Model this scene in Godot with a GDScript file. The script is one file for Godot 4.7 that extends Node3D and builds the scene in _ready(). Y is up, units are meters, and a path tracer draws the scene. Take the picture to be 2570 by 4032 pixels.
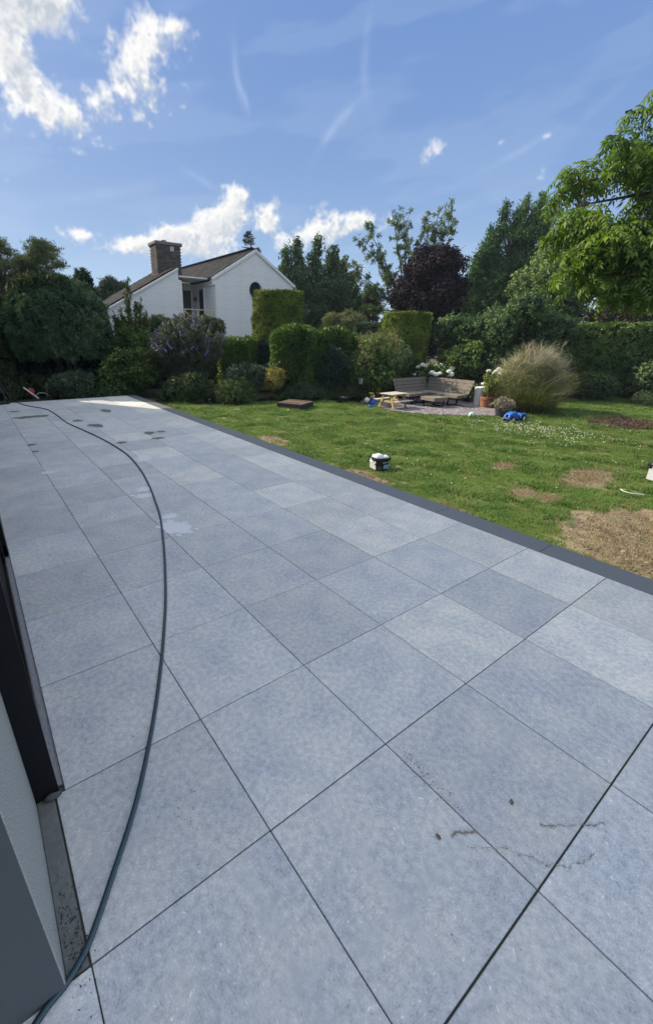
extends Node3D

var rng := RandomNumberGenerator.new()
var nz := FastNoiseLite.new()
var counts := {}
var M := {}
var CL := {}
const LAWN := -0.1

# ------------------------------------------------------------------ mesh builder
class MB:
	var v := PackedVector3Array()
	var n := PackedVector3Array()
	var uv := PackedVector2Array()
	func tri(a: Vector3, b: Vector3, c: Vector3, na: Vector3, nb: Vector3, nc: Vector3, ua := Vector2.ZERO, ub := Vector2.ZERO, uc := Vector2.ZERO) -> void:
		if (b - a).cross(c - a).dot(na + nb + nc) > 0.0:
			v.append(a); v.append(c); v.append(b); n.append(na); n.append(nc); n.append(nb); uv.append(ua); uv.append(uc); uv.append(ub)
		else:
			v.append(a); v.append(b); v.append(c); n.append(na); n.append(nb); n.append(nc); uv.append(ua); uv.append(ub); uv.append(uc)
	func ftri(a: Vector3, b: Vector3, c: Vector3, out: Vector3) -> void:
		var g := (b - a).cross(c - a).normalized()
		if g.dot(out) < 0.0: g = -g
		tri(a, b, c, g, g, g)
	func quad(a: Vector3, b: Vector3, c: Vector3, d: Vector3, out: Vector3, ua := Vector2(0, 0), ub := Vector2(1, 0), uc := Vector2(1, 1), ud := Vector2(0, 1)) -> void:
		var g := (c - a).cross(d - b).normalized()
		if g.dot(out) < 0.0: g = -g
		tri(a, b, c, g, g, g, ua, ub, uc); tri(a, c, d, g, g, g, ua, uc, ud)
	func box(c: Vector3, s: Vector3, bs := Basis(), bev := 0.0) -> void:
		var h := s * 0.5
		var e := minf(bev, minf(h.x, minf(h.y, h.z)) * 0.6)
		for ax in 3:
			var u := (ax + 1) % 3
			var w := (ax + 2) % 3
			for sg in [-1.0, 1.0]:
				var p := []
				for k in [[-1, -1], [1, -1], [1, 1], [-1, 1]]:
					var q := Vector3.ZERO
					q[ax] = h[ax] * sg; q[u] = (h[u] - e) * k[0]; q[w] = (h[w] - e) * k[1]
					p.append(c + bs * q)
				var o := Vector3.ZERO
				o[ax] = sg
				quad(p[0], p[1], p[2], p[3], bs * o)
		if e <= 0.0: return
		for ax in 3:
			var u := (ax + 1) % 3
			var w := (ax + 2) % 3
			for su in [-1.0, 1.0]:
				for sw in [-1.0, 1.0]:
					var a := Vector3.ZERO
					a[ax] = -(h[ax] - e); a[u] = h[u] * su; a[w] = (h[w] - e) * sw
					var b := a
					b[ax] = -a[ax]
					var d := a
					d[u] = (h[u] - e) * su; d[w] = h[w] * sw
					var f := d
					f[ax] = -a[ax]
					var o := Vector3.ZERO
					o[u] = su; o[w] = sw
					quad(c + bs * a, c + bs * b, c + bs * f, c + bs * d, bs * o)
		for sx in [-1.0, 1.0]:
			for sy in [-1.0, 1.0]:
				for sz in [-1.0, 1.0]:
					var sv := Vector3(sx, sy, sz)
					ftri(c + bs * (Vector3(h.x, h.y - e, h.z - e) * sv), c + bs * (Vector3(h.x - e, h.y, h.z - e) * sv), c + bs * (Vector3(h.x - e, h.y - e, h.z) * sv), bs * sv)
	func bar(a: Vector3, b: Vector3, w: float, t: float, bev := 0.003, upv := Vector3.UP) -> void:
		var d := (b - a).normalized()
		if absf(d.dot(upv)) > 0.95: upv = Vector3.RIGHT
		var z := d.cross(upv).normalized()
		box((a + b) * 0.5, Vector3((b - a).length(), t, w), Basis(d, z.cross(d).normalized(), z), bev)
	func tube(p: Array, r: Array, sides := 8, cap := true) -> void:
		var rings := []
		var dirs := []
		var side := Vector3.ZERO
		for i in p.size():
			var d: Vector3 = (p[mini(i + 1, p.size() - 1)] - p[maxi(i - 1, 0)]).normalized()
			if side == Vector3.ZERO:
				side = d.cross(Vector3.UP if absf(d.y) < 0.9 else Vector3.RIGHT).normalized()
			side = (side - d * side.dot(d)).normalized()
			var up := side.cross(d)
			var ring := []
			var nr := []
			for k in sides:
				var a := TAU * k / sides
				var o := side * cos(a) + up * sin(a)
				ring.append(p[i] + o * r[mini(i, r.size() - 1)]); nr.append(o)
			rings.append(ring); dirs.append(nr)
		for i in p.size() - 1:
			for k in sides:
				var j := (k + 1) % sides
				tri(rings[i][k], rings[i][j], rings[i + 1][j], dirs[i][k], dirs[i][j], dirs[i + 1][j])
				tri(rings[i][k], rings[i + 1][j], rings[i + 1][k], dirs[i][k], dirs[i + 1][j], dirs[i + 1][k])
		if cap:
			for e in [0, p.size() - 1]:
				var o: Vector3 = (p[0] - p[1]) if e == 0 else (p[e] - p[e - 1])
				for k in sides:
					ftri(p[e], rings[e][k], rings[e][(k + 1) % sides], o)
	func lathe(prof: Array, base: Vector3, sides := 20, bs := Basis()) -> void:
		for i in prof.size() - 1:
			var a: Vector2 = prof[i]
			var b: Vector2 = prof[i + 1]
			var d := b - a
			var nn := Vector2(d.y, -d.x).normalized()
			for k in sides:
				var t0 := TAU * k / sides
				var t1 := TAU * (k + 1) / sides
				var c0 := Vector3(cos(t0), 0, sin(t0))
				var c1 := Vector3(cos(t1), 0, sin(t1))
				var n0 := bs * (c0 * nn.x + Vector3.UP * nn.y)
				var n1 := bs * (c1 * nn.x + Vector3.UP * nn.y)
				var pa := base + bs * (c0 * a.x + Vector3.UP * a.y)
				var pb := base + bs * (c1 * a.x + Vector3.UP * a.y)
				var pc := base + bs * (c1 * b.x + Vector3.UP * b.y)
				var pd := base + bs * (c0 * b.x + Vector3.UP * b.y)
				if a.x > 1e-5: tri(pa, pb, pc, n0, n1, n1)
				if b.x > 1e-5: tri(pa, pc, pd, n0, n1, n0)
	func blob(c: Vector3, r: Vector3, nz: FastNoiseLite, amp := 0.2, fq := 2.0, seg := 10) -> void:
		var rows := seg / 2 + 2
		var P := []
		for i in rows + 1:
			var row := []
			var ph := PI * i / rows
			for k in seg:
				var t := TAU * k / seg
				var d := Vector3(sin(ph) * cos(t), cos(ph), sin(ph) * sin(t))
				row.append(c + d * r * (1.0 + amp * nz.get_noise_3dv((d * fq + c) * 40.0)))
			P.append(row)
		for i in rows:
			for k in seg:
				var j := (k + 1) % seg
				var na: Vector3 = ((P[i][k] - c) / r).normalized()
				var nb: Vector3 = ((P[i][j] - c) / r).normalized()
				var nc: Vector3 = ((P[i + 1][j] - c) / r).normalized()
				var nd: Vector3 = ((P[i + 1][k] - c) / r).normalized()
				if i > 0: tri(P[i][k], P[i][j], P[i + 1][j], na, nb, nc)
				if i < rows - 1: tri(P[i][k], P[i + 1][j], P[i + 1][k], na, nc, nd)
	func leaf(p: Vector3, d: Vector3, s: Vector3, l: float, w: float, out: Vector3, droop := 0.15) -> void:
		var nn := s.cross(d).normalized()
		if nn.dot(out) < 0.0: nn = -nn
		var soft := (nn + out.normalized() * 0.5).normalized()
		var m := p + d * l * 0.45 + nn * l * 0.05
		var tip := p + d * l - Vector3.UP * l * droop
		tri(p, m + s * w * 0.5, tip, soft, soft, soft)
		tri(p, tip, m - s * w * 0.5, soft, soft, soft)
	func mesh() -> ArrayMesh:
		var arr := []
		arr.resize(Mesh.ARRAY_MAX)
		arr[Mesh.ARRAY_VERTEX] = v; arr[Mesh.ARRAY_NORMAL] = n; arr[Mesh.ARRAY_TEX_UV] = uv
		var am := ArrayMesh.new()
		am.add_surface_from_arrays(Mesh.PRIMITIVE_TRIANGLES, arr)
		return am

# ------------------------------------------------------------------ scene helpers
func nm(parent: Node, called: String) -> String:
	var key := "%d/%s" % [parent.get_instance_id(), called]
	var k: int = counts.get(key, 0)
	counts[key] = k + 1
	return called if k == 0 else "%s_%03d" % [called, k]

func put(node: Node, called: String, parent: Node) -> void:
	node.name = nm(parent, called)
	parent.add_child(node, true)

func tag(o: Node, label: String, category: String, group := "", kind := "") -> Node:
	o.set_meta("label", label); o.set_meta("category", category)
	if group: o.set_meta("group", group)
	if kind: o.set_meta("kind", kind)
	return o

func thing(called: String, label: String, category: String, at := Vector3.ZERO, turn := 0.0, group := "", kind := "") -> Node3D:
	var o := Node3D.new()
	put(o, called, self)
	o.position = at
	o.rotation.y = turn
	tag(o, label, category, group, kind)
	return o

func part(parent: Node, called: String, mesh: Mesh, m: Material, at := Vector3.ZERO, bs := Basis()) -> MeshInstance3D:
	var o := MeshInstance3D.new()
	o.mesh = mesh
	o.material_override = m
	o.transform = Transform3D(bs, at)
	put(o, called, parent)
	return o

func single(called: String, mesh: Mesh, m: Material, label: String, category: String, at := Vector3.ZERO, group := "") -> MeshInstance3D:
	var o := part(self, called, mesh, m, at)
	tag(o, label, category, group)
	return o

func structure(called: String, mesh: Mesh, m: Material, at := Vector3.ZERO) -> MeshInstance3D:
	var o := part(self, called, mesh, m, at)
	o.set_meta("kind", "structure")
	return o

func lin(r: float, g: float, b: float) -> Color:
	return Color(r, g, b).linear_to_srgb()

func mat(c: Color, rough := 0.7, metal := 0.0, spec := 0.5) -> StandardMaterial3D:
	var m := StandardMaterial3D.new()
	m.albedo_color = c.linear_to_srgb()
	m.roughness = rough
	m.metallic = metal
	m.metallic_specular = spec
	return m

func noise_tex(fq: float, ramp: Array, seed_ := 1, size := 512, oct := 4, type := FastNoiseLite.TYPE_SIMPLEX_SMOOTH) -> NoiseTexture2D:
	var f := FastNoiseLite.new()
	f.seed = seed_; f.frequency = fq; f.noise_type = type; f.fractal_octaves = oct
	var t := NoiseTexture2D.new()
	t.width = size; t.height = size; t.seamless = true; t.noise = f
	var g := Gradient.new()
	var off := PackedFloat32Array()
	var col := PackedColorArray()
	for i in ramp.size():
		off.append(float(i) / maxf(1.0, ramp.size() - 1)); col.append(ramp[i])
	g.offsets = off; g.colors = col
	t.color_ramp = g
	return t

func tri_mat(tex: Texture2D, scale: Vector3, rough := 0.8, bump := 0.0, world := false, c := Color.WHITE) -> StandardMaterial3D:
	var m := StandardMaterial3D.new()
	m.albedo_color = c
	m.albedo_texture = tex
	m.roughness = rough
	m.uv1_triplanar = true
	m.uv1_world_triplanar = world
	m.uv1_scale = scale
	if bump > 0.0:
		m.heightmap_enabled = true; m.heightmap_texture = tex; m.heightmap_scale = bump
	return m

func wood(a: Color, b: Color, seed_: int, axis := 0, rough := 0.8) -> StandardMaterial3D:
	var s := Vector3(9, 9, 9)
	s[axis] = 0.6
	return tri_mat(noise_tex(0.02, [lin(a.r, a.g, a.b), lin(b.r, b.g, b.b), lin(a.r, a.g, a.b), lin(b.r * 0.8, b.g * 0.8, b.b * 0.8)], seed_, 256, 5), s, rough, 0.15)

func leaf_mat(tr := 0.5, rough := 0.5, tint := Color(1.0, 1.0, 0.45), spec := 0.4) -> StandardMaterial3D:
	var m := StandardMaterial3D.new()
	m.vertex_color_use_as_albedo = true
	m.roughness = rough
	m.metallic_specular = spec
	m.backlight_enabled = true
	m.backlight = Color(tint.r * tr, tint.g * tr, tint.b * tr)
	return m

func rdir() -> Vector3:
	var y := rng.randf_range(-1, 1)
	var t := rng.randf() * TAU
	var r := sqrt(1.0 - y * y)
	return Vector3(r * cos(t), y, r * sin(t))

# a tuft of leaves growing along +Y
func clump(k: int, l: float, w: float, rad: float, spread: float, droop: float, seed_: int) -> ArrayMesh:
	rng.seed = seed_
	var b := MB.new()
	for i in k:
		var d := (Vector3.UP * (1.0 - spread) + rdir() * spread).normalized()
		var p := rdir() * rad * rng.randf_range(0.2, 1.0)
		var s := d.cross(rdir()).normalized()
		b.leaf(p, d, s, l * rng.randf_range(0.75, 1.25), w * rng.randf_range(0.8, 1.2), (d * 0.4 + Vector3.UP).normalized(), droop)
	return b.mesh()

func pinnate(seed_: int) -> ArrayMesh:
	rng.seed = seed_
	var b := MB.new()
	for q in 3:
		var t0 := TAU * q / 3.0 + rng.randf()
		var o := Vector3(cos(t0), 0.15, sin(t0)).normalized()
		var p := Vector3.ZERO
		for i in 4:
			var fl := float(i) / 3.0
			var dd := (o + Vector3.DOWN * (0.25 + 0.75 * fl)).normalized()
			var nx := p + dd * 0.085
			var sd := dd.cross(Vector3.UP).normalized()
			for sg in [-1.0, 1.0]:
				var ld: Vector3 = (sd * sg + dd * 0.5 + Vector3.DOWN * 0.55).normalized()
				b.leaf(nx, ld, ld.cross(Vector3.UP + rdir() * 0.3).normalized(), rng.randf_range(0.1, 0.15), 0.05, Vector3.UP, 0.25)
			p = nx
		b.leaf(p, (o + Vector3.DOWN * 1.4).normalized(), o.cross(Vector3.UP).normalized(), 0.16, 0.06, o + Vector3.UP, 0.1)
	return b.mesh()

func blade_tuft(k: int, h: float, w: float, rad: float, bend: float, seed_: int, seg := 2) -> ArrayMesh:
	rng.seed = seed_
	var b := MB.new()
	for i in k:
		var t := rng.randf() * TAU
		var o := Vector3(cos(t), 0, sin(t))
		var p := Vector3(rng.randf_range(-rad, rad), 0, rng.randf_range(-rad, rad))
		var s := o.cross(Vector3.UP) * w * 0.5
		var hh := h * rng.randf_range(0.6, 1.15)
		var be := bend * rng.randf_range(0.3, 1.2)
		var last := p
		for j in seg:
			var f := float(j + 1) / seg
			var q := p + Vector3.UP * hh * (f - 0.35 * be * f * f) + o * hh * be * f * f
			var w0 := 1.0 - float(j) / seg
			var w1 := 1.0 - f
			var nn := (o * -0.4 + Vector3.UP).normalized()
			b.tri(last - s * w0, last + s * w0, q + s * w1, nn, nn, nn)
			if w1 > 0.01: b.tri(last - s * w0, q + s * w1, q - s * w1, nn, nn, nn)
			last = q
	return b.mesh()

# instanced foliage; sampler gives [position, outward direction]
func leaves(parent: Node, called: String, mesh: Mesh, m: Material, n: int, sampler: Callable, s0: float, s1: float, ca: Color, cb: Color, up := 0.35, patch := 1.0, at := Vector3.ZERO) -> MultiMeshInstance3D:
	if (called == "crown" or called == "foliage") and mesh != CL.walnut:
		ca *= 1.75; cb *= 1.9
	var buf := PackedFloat32Array()
	buf.resize(n * 16)
	var k := 0
	for i in n:
		var r: Array = sampler.call()
		var p: Vector3 = r[0]
		var y: Vector3 = (r[1] + Vector3.UP * up + rdir() * 0.45).normalized()
		var x := y.cross(rdir()).normalized()
		var z := x.cross(y)
		var s := rng.randf_range(s0, s1)
		var t := clampf(0.5 + nz.get_noise_3dv(p * 22.0 * patch) * 0.9 + rng.randf_range(-0.4, 0.4), 0.0, 1.0)
		buf[k] = x.x * s; buf[k + 1] = y.x * s; buf[k + 2] = z.x * s; buf[k + 3] = p.x
		buf[k + 4] = x.y * s; buf[k + 5] = y.y * s; buf[k + 6] = z.y * s; buf[k + 7] = p.y
		buf[k + 8] = x.z * s; buf[k + 9] = y.z * s; buf[k + 10] = z.z * s; buf[k + 11] = p.z
		buf[k + 12] = lerpf(ca.r, cb.r, t); buf[k + 13] = lerpf(ca.g, cb.g, t); buf[k + 14] = lerpf(ca.b, cb.b, t); buf[k + 15] = 1.0
		k += 16
	return multi(parent, called, mesh, m, n, buf, at)

func multi(parent: Node, called: String, mesh: Mesh, m: Material, n: int, buf: PackedFloat32Array, at := Vector3.ZERO) -> MultiMeshInstance3D:
	var mm := MultiMesh.new()
	mm.transform_format = MultiMesh.TRANSFORM_3D
	mm.use_colors = true
	mm.mesh = mesh
	mm.instance_count = n
	mm.buffer = buf
	var o := MultiMeshInstance3D.new()
	o.multimesh = mm
	o.material_override = m
	o.position = at
	put(o, called, parent)
	o.set_meta("kind", "stuff")
	return o

func blob_sampler(blobs: Array, depth := 0.35, lump := 0.22, low := -0.9, stray := 0.0) -> Callable:
	var cum := []
	var tot := 0.0
	for b in blobs:
		var r: Vector3 = b[1]
		tot += r.x * r.y + r.y * r.z + r.x * r.z
		cum.append(tot)
	return func() -> Array:
		var q := rng.randf() * tot
		var i := 0
		while i < cum.size() - 1 and cum[i] < q: i += 1
		var c: Vector3 = blobs[i][0]
		var r: Vector3 = blobs[i][1]
		var d := rdir()
		if d.y < low: d.y = -d.y
		var f := 1.0 - pow(rng.randf(), 1.7) * depth
		f *= 1.0 + lump * nz.get_noise_3dv((d * 1.6 + c) * 45.0) * 1.6
		if rng.randf() < stray: f *= rng.randf_range(1.0, 1.4)
		return [c + d * r * f, (d / r).normalized()]

# clipped block: half size h round centre c, corners rounded by e
func block_sampler(c: Vector3, h: Vector3, bs: Basis, e: float, depth: float, rough := 0.06) -> Callable:
	var ax := h.y * h.z
	var ay := h.x * h.z
	var az := h.x * h.y
	return func() -> Array:
		var q := rng.randf() * (2 * ax + ay + 2 * az)
		var p := Vector3(rng.randf_range(-h.x, h.x), rng.randf_range(-h.y, h.y), rng.randf_range(-h.z, h.z))
		var o := Vector3.ZERO
		if q < 2 * ax: o.x = -1.0 if q < ax else 1.0; p.x = h.x * o.x
		elif q < 2 * ax + ay: o.y = 1.0; p.y = h.y
		else: o.z = -1.0 if q < 2 * ax + ay + az else 1.0; p.z = h.z * o.z
		var inner := Vector3(clampf(p.x, -h.x + e, h.x - e), clampf(p.y, -h.y, h.y - e), clampf(p.z, -h.z + e, h.z - e))
		var dd := p - inner
		if dd.length() > 1e-4:
			o = (dd / dd.length())
			p = inner + o * minf(dd.length(), e)
		p -= o * (pow(rng.randf(), 2.0) * depth)
		p += o * rough * nz.get_noise_3dv((p + c) * 60.0)
		return [c + bs * p, bs * o]

func cylinder_sampler(c: Vector3, r: float, h: float, depth: float, rough := 0.05, taper := 0.0) -> Callable:
	return func() -> Array:
		var t := rng.randf() * TAU
		var o := Vector3(cos(t), 0, sin(t))
		var p := Vector3.ZERO
		if rng.randf() < r / (r + 2.0 * h):
			var rr := sqrt(rng.randf()) * r * (1.0 - taper)
			p = o * rr + Vector3.UP * h
			o = Vector3.UP
		else:
			var y := rng.randf() * h
			p = o * r * (1.0 - taper * y / h) + Vector3.UP * y
		p -= o * (pow(rng.randf(), 2.0) * depth)
		p += o * rough * nz.get_noise_3dv((p + c) * 60.0)
		return [c + p, o]

func crown_blobs(c: Vector3, r: Vector3, n: int, b0: float, b1: float, seed_: int, low := -0.5) -> Array:
	rng.seed = seed_
	var out := []
	for i in n:
		var d := rdir()
		if d.y < low: d.y = -d.y * 0.5
		var s := rng.randf_range(b0, b1)
		out.append([c + d * r * rng.randf_range(0.45, 0.9), Vector3(s, s * rng.randf_range(0.65, 0.95), s)])
	return out

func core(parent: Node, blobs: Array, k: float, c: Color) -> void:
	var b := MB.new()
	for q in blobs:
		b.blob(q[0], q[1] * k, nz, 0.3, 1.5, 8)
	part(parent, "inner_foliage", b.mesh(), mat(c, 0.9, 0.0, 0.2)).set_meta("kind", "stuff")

func limbs(parent: Node, base: Vector3, top: Vector3, r: float, blobs: Array, every := 1, m: Material = null) -> void:
	var b := MB.new()
	var mid := base.lerp(top, 0.5) + Vector3(rng.randf_range(-0.1, 0.1), 0, rng.randf_range(-0.1, 0.1))
	b.tube([base - Vector3.UP * 0.1, base + Vector3.UP * 0.15, mid, top], [r * 1.35, r, r * 0.8, r * 0.45], 9)
	part(parent, "trunk", b.mesh(), m if m else M.bark)
	var l := MB.new()
	var k := 0
	for q in blobs:
		k += 1
		if k % every: continue
		var e: Vector3 = q[0]
		var s := base.lerp(top, clampf((e.y - base.y) / maxf(0.1, top.y - base.y) * 0.6, 0.35, 0.97))
		var w := s.lerp(e, 0.5) + Vector3.UP * 0.12 * s.distance_to(e)
		l.tube([s, w, e], [r * 0.42, r * 0.26, r * 0.08], 6, false)
		for z in 3:
			l.tube([e.lerp(w, 0.3), e + rdir() * q[1] * 0.8], [r * 0.1, r * 0.03], 5, false)
	if l.v.size(): part(parent, "limbs", l.mesh(), m if m else M.bark)

# ------------------------------------------------------------------ sky
func cloud_density(az: float, el: float, list: Array) -> float:
	var s := 0.0
	for b in list:
		var dx: float = (az - b[0]) / b[2]
		var dy: float = (el - b[1]) / b[3]
		var q := dx * dx + dy * dy
		if q < 7.0: s += b[4] * exp(-q * 0.75)
	return s

func sky_colour(az: float, el: float, sun_az: float, sun_el: float, list: Array, cn: FastNoiseLite, wn: FastNoiseLite) -> Color:
	var a := deg_to_rad(az)
	var e := deg_to_rad(el)
	var d := Vector3(sin(a) * cos(e), sin(e), -cos(a) * cos(e))
	var sa := deg_to_rad(sun_az)
	var se := deg_to_rad(sun_el)
	var sd := Vector3(sin(sa) * cos(se), sin(se), -cos(sa) * cos(se))
	var y := maxf(d.y, 0.0)
	var c := Color(0.090, 0.178, 0.405).lerp(Color(0.42, 0.56, 0.675), exp(-y * 5.4))
	var near_sun := maxf(d.dot(sd), 0.0)
	var glow := pow(near_sun, 4.0) * 0.15 + pow(near_sun, 20.0) * 1.0
	c += Color(1.0, 0.98, 0.93) * glow
	# thin high streaks
	var cir := wn.get_noise_2d(az * 1.1 + el * 1.3, el * 5.0 - az * 0.8)
	c = c.lerp(Color(0.5, 0.58, 0.68), clampf((cir - 0.02) * 0.3, 0.0, 0.07))
	for wq in WISPS:
		var px: float = az - wq[0]
		var pe: float = el - wq[1]
		var along: float = px * wq[2] + pe * wq[3]
		var cross: float = px * wq[3] - pe * wq[2] + 0.05 * along * along * wq[6]
		var g0: float = exp(-pow(along / wq[4], 2.0) - pow(cross / wq[5], 2.0))
		if g0 > 0.01: c = c.lerp(Color(0.5, 0.58, 0.68), clampf(g0 * wq[7] * (0.75 + 0.6 * wn.get_noise_2d(az * 9.0, el * 9.0)), 0.0, 0.6))
	var s := cloud_density(az, el, list)
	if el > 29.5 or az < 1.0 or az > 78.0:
		var w := clampf(maxf((el - 29.5) / 6.0, maxf((1.0 - az) / 8.0, (az - 78.0) / 8.0)), 0.0, 1.0)  # cloud cover added out of view to light the shaded terrace
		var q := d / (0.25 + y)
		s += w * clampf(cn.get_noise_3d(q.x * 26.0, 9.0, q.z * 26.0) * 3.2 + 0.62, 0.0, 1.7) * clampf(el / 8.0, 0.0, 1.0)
	if s > 0.02:
		var p := d * 100.0
		var f := cn.get_noise_3d(p.x * 5.5, p.y * 6.5, p.z * 5.5)
		var g := cn.get_noise_3d(p.x * 19.0 + 50.0, p.y * 21.0, p.z * 19.0)
		var g2 := cn.get_noise_3d(p.x * 52.0 + 50.0, p.y * 56.0, p.z * 52.0)
		var th := s * 1.1 + f * 1.0 + g * 0.55 + g2 * 0.27 - 0.42
		var al := smoothstep(-0.05, 1.1, th)
		if al > 0.0:
			var lit := cloud_density(az - 0.7, el + 0.7, list)
			var shade := clampf(0.5 + (s - lit) * 1.0 + f * 0.6 + g * 1.3 + g2 * 0.8, 0.0, 1.0)
			var thick := smoothstep(0.7, 1.9, th)
			var cc := Color(0.70, 0.69, 0.67).lerp(Color(0.36, 0.40, 0.455), clampf(thick * 0.6 + (1.0 - shade) * 0.8 - 0.12, 0.0, 0.95))
			var away := clampf(maxf((el - 28.0) / 12.0, maxf(-az / 20.0, (az - 80.0) / 20.0)), 0.0, 1.0)  # unseen clouds made brighter than those in view to lift the shade
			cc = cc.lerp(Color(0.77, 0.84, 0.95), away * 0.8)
			c = c.lerp(cc, al * 0.97)
	c.a = 1.0
	return c

func make_sky() -> ImageTexture:
	var list := [[11.6,25.2,2.7,1.3,1.30],[9.5,22.8,2.1,1.5,1.20],[13.1,26.5,2.7,1.0,1.20],[9.5,21.5,1.1,0.8,0.80],[10.8,19.8,2.1,1.1,1.10],[12.0,18.7,1.2,0.8,0.90],[16.5,21.0,1.4,1.0,1.00],[16.9,19.6,2.1,1.1,1.00],[14.1,18.4,1.4,0.9,0.80],[19.8,21.6,1.9,1.3,1.10],[20.9,23.5,1.7,1.2,1.20],[22.7,24.9,1.7,1.0,1.10],[24.3,26.2,1.9,0.7,1.00],[22.8,22.0,1.5,0.9,0.80],[25.1,25.9,1.0,0.6,0.80],[13.9,19.6,1.2,0.7,0.80],[13.4,9.8,1.2,0.5,1.00],[16.6,8.6,1.4,0.6,0.90],[19.5,9.3,2.1,0.8,1.00],[22.6,10.2,1.9,0.9,1.00],[25.5,10.2,2.7,1.4,1.10],[28.5,11.5,2.2,1.6,1.20],[30.7,13.1,1.5,1.5,1.20],[31.4,14.3,1.0,0.7,1.00],[24.9,8.9,6.3,0.9,0.90]]
	list += [[34.2,12.8,1.1,1.2,1.00],[34.6,11.6,1.0,0.8,0.70],[36.6,10.2,1.5,0.9,0.90],[39.8,11.0,2.2,1.2,1.10],[42.7,11.6,2.4,1.4,1.10],[44.8,12.2,1.4,0.9,0.90],[10.1,17.3,0.9,0.4,0.70],[8.3,17.6,0.6,0.5,0.60],[7.1,13.6,0.8,0.4,0.60],[52.0,17.8,1.2,0.6,0.62],[51.3,17.0,0.9,0.6,0.55],[56.0,17.5,1.0,0.6,0.65],[58.6,17.5,0.9,0.25,0.6],[60.5,17.7,0.5,0.4,0.65],[62.1,17.5,0.5,0.25,0.6],[62.5,15.1,0.7,0.4,0.65],[62.5,14.4,0.5,0.3,0.6],[45.1,7.6,0.5,0.3,0.6],[5.0,27.0,4.0,3.0,1.2],[2.0,24.0,3.0,2.5,1.0]]
	var cn := FastNoiseLite.new()
	cn.seed = 11; cn.frequency = 0.02; cn.fractal_octaves = 4; cn.noise_type = FastNoiseLite.TYPE_SIMPLEX_SMOOTH
	var wn := FastNoiseLite.new()
	wn.seed = 5; wn.frequency = 0.035; wn.fractal_octaves = 4
	var W := 4096
	var H := 2048
	var big := sky_block(512, 256, 0, 0, 512, 256, list, cn, wn)
	big.resize(W, H, Image.INTERPOLATE_CUBIC)
	# the strip the camera looks at, in full detail: azimuth 0..84, elevation -1..33
	var x0 := 0
	var x1 := int(84.0 / 360.0 * W)
	var y0 := int((90.0 - 33.0) / 180.0 * H)
	var y1 := int((90.0 + 1.0) / 180.0 * H)
	var fine := sky_block(W, H, x0, y0, x1 - x0, y1 - y0, list, cn, wn)
	big.blit_rect(fine, Rect2i(0, 0, x1 - x0, y1 - y0), Vector2i(x0, y0))
	return ImageTexture.create_from_image(big)

func sky_block(W: int, H: int, x0: int, y0: int, w: int, h: int, list: Array, cn: FastNoiseLite, wn: FastNoiseLite) -> Image:
	var dat := PackedFloat32Array()
	dat.resize(w * h * 3)
	var k := 0
	for j in h:
		var el := 90.0 - (y0 + j + 0.5) / H * 180.0
		var row := []
		for b in list:
			if absf(el - b[1]) < b[3] * 2.7 + 0.8: row.append(b)
		for i in w:
			var az := (x0 + i + 0.5) / W * 360.0
			if az > 180.0: az -= 360.0
			var c: Color
			if el < -1.0: c = Color(0.16, 0.19, 0.15)
			else: c = sky_colour(az, el, SUN_AZ, SUN_EL, row, cn, wn)
			dat[k] = c.r; dat[k + 1] = c.g; dat[k + 2] = c.b
			k += 3
	return Image.create_from_data(w, h, false, Image.FORMAT_RGBF, dat.to_byte_array())

const SUN_AZ := -32.0
const SUN_EL := 36.0
# thin curved streaks: azimuth, elevation, direction, half length, half width, bend, strength
const WISPS := [[30.9, 23.6, 0.18, -0.98, 2.2, 0.32, 1.0, 0.2], [31.7, 22.0, -0.5, 0.86, 1.1, 0.26, 1.0, 0.24], [44.0, 24.0, 0.1, -0.99, 2.6, 0.42, 1.0, 0.18], [41.8, 20.2, 0.75, 0.66, 2.6, 0.42, -0.8, 0.24], [60.0, 16.6, 0.93, 0.36, 3.0, 0.3, 0.2, 0.14], [66.0, 19.0, 0.8, 0.6, 2.0, 0.4, 0.2, 0.1], [17.0, 13.6, 0.97, 0.2, 6.0, 0.5, 0.1, 0.15], [52.0, 12.0, 0.98, 0.18, 6.0, 0.4, 0.1, 0.14], [27.0, 15.4, 0.9, -0.4, 2.2, 0.3, 0.1, 0.15]]

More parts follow.
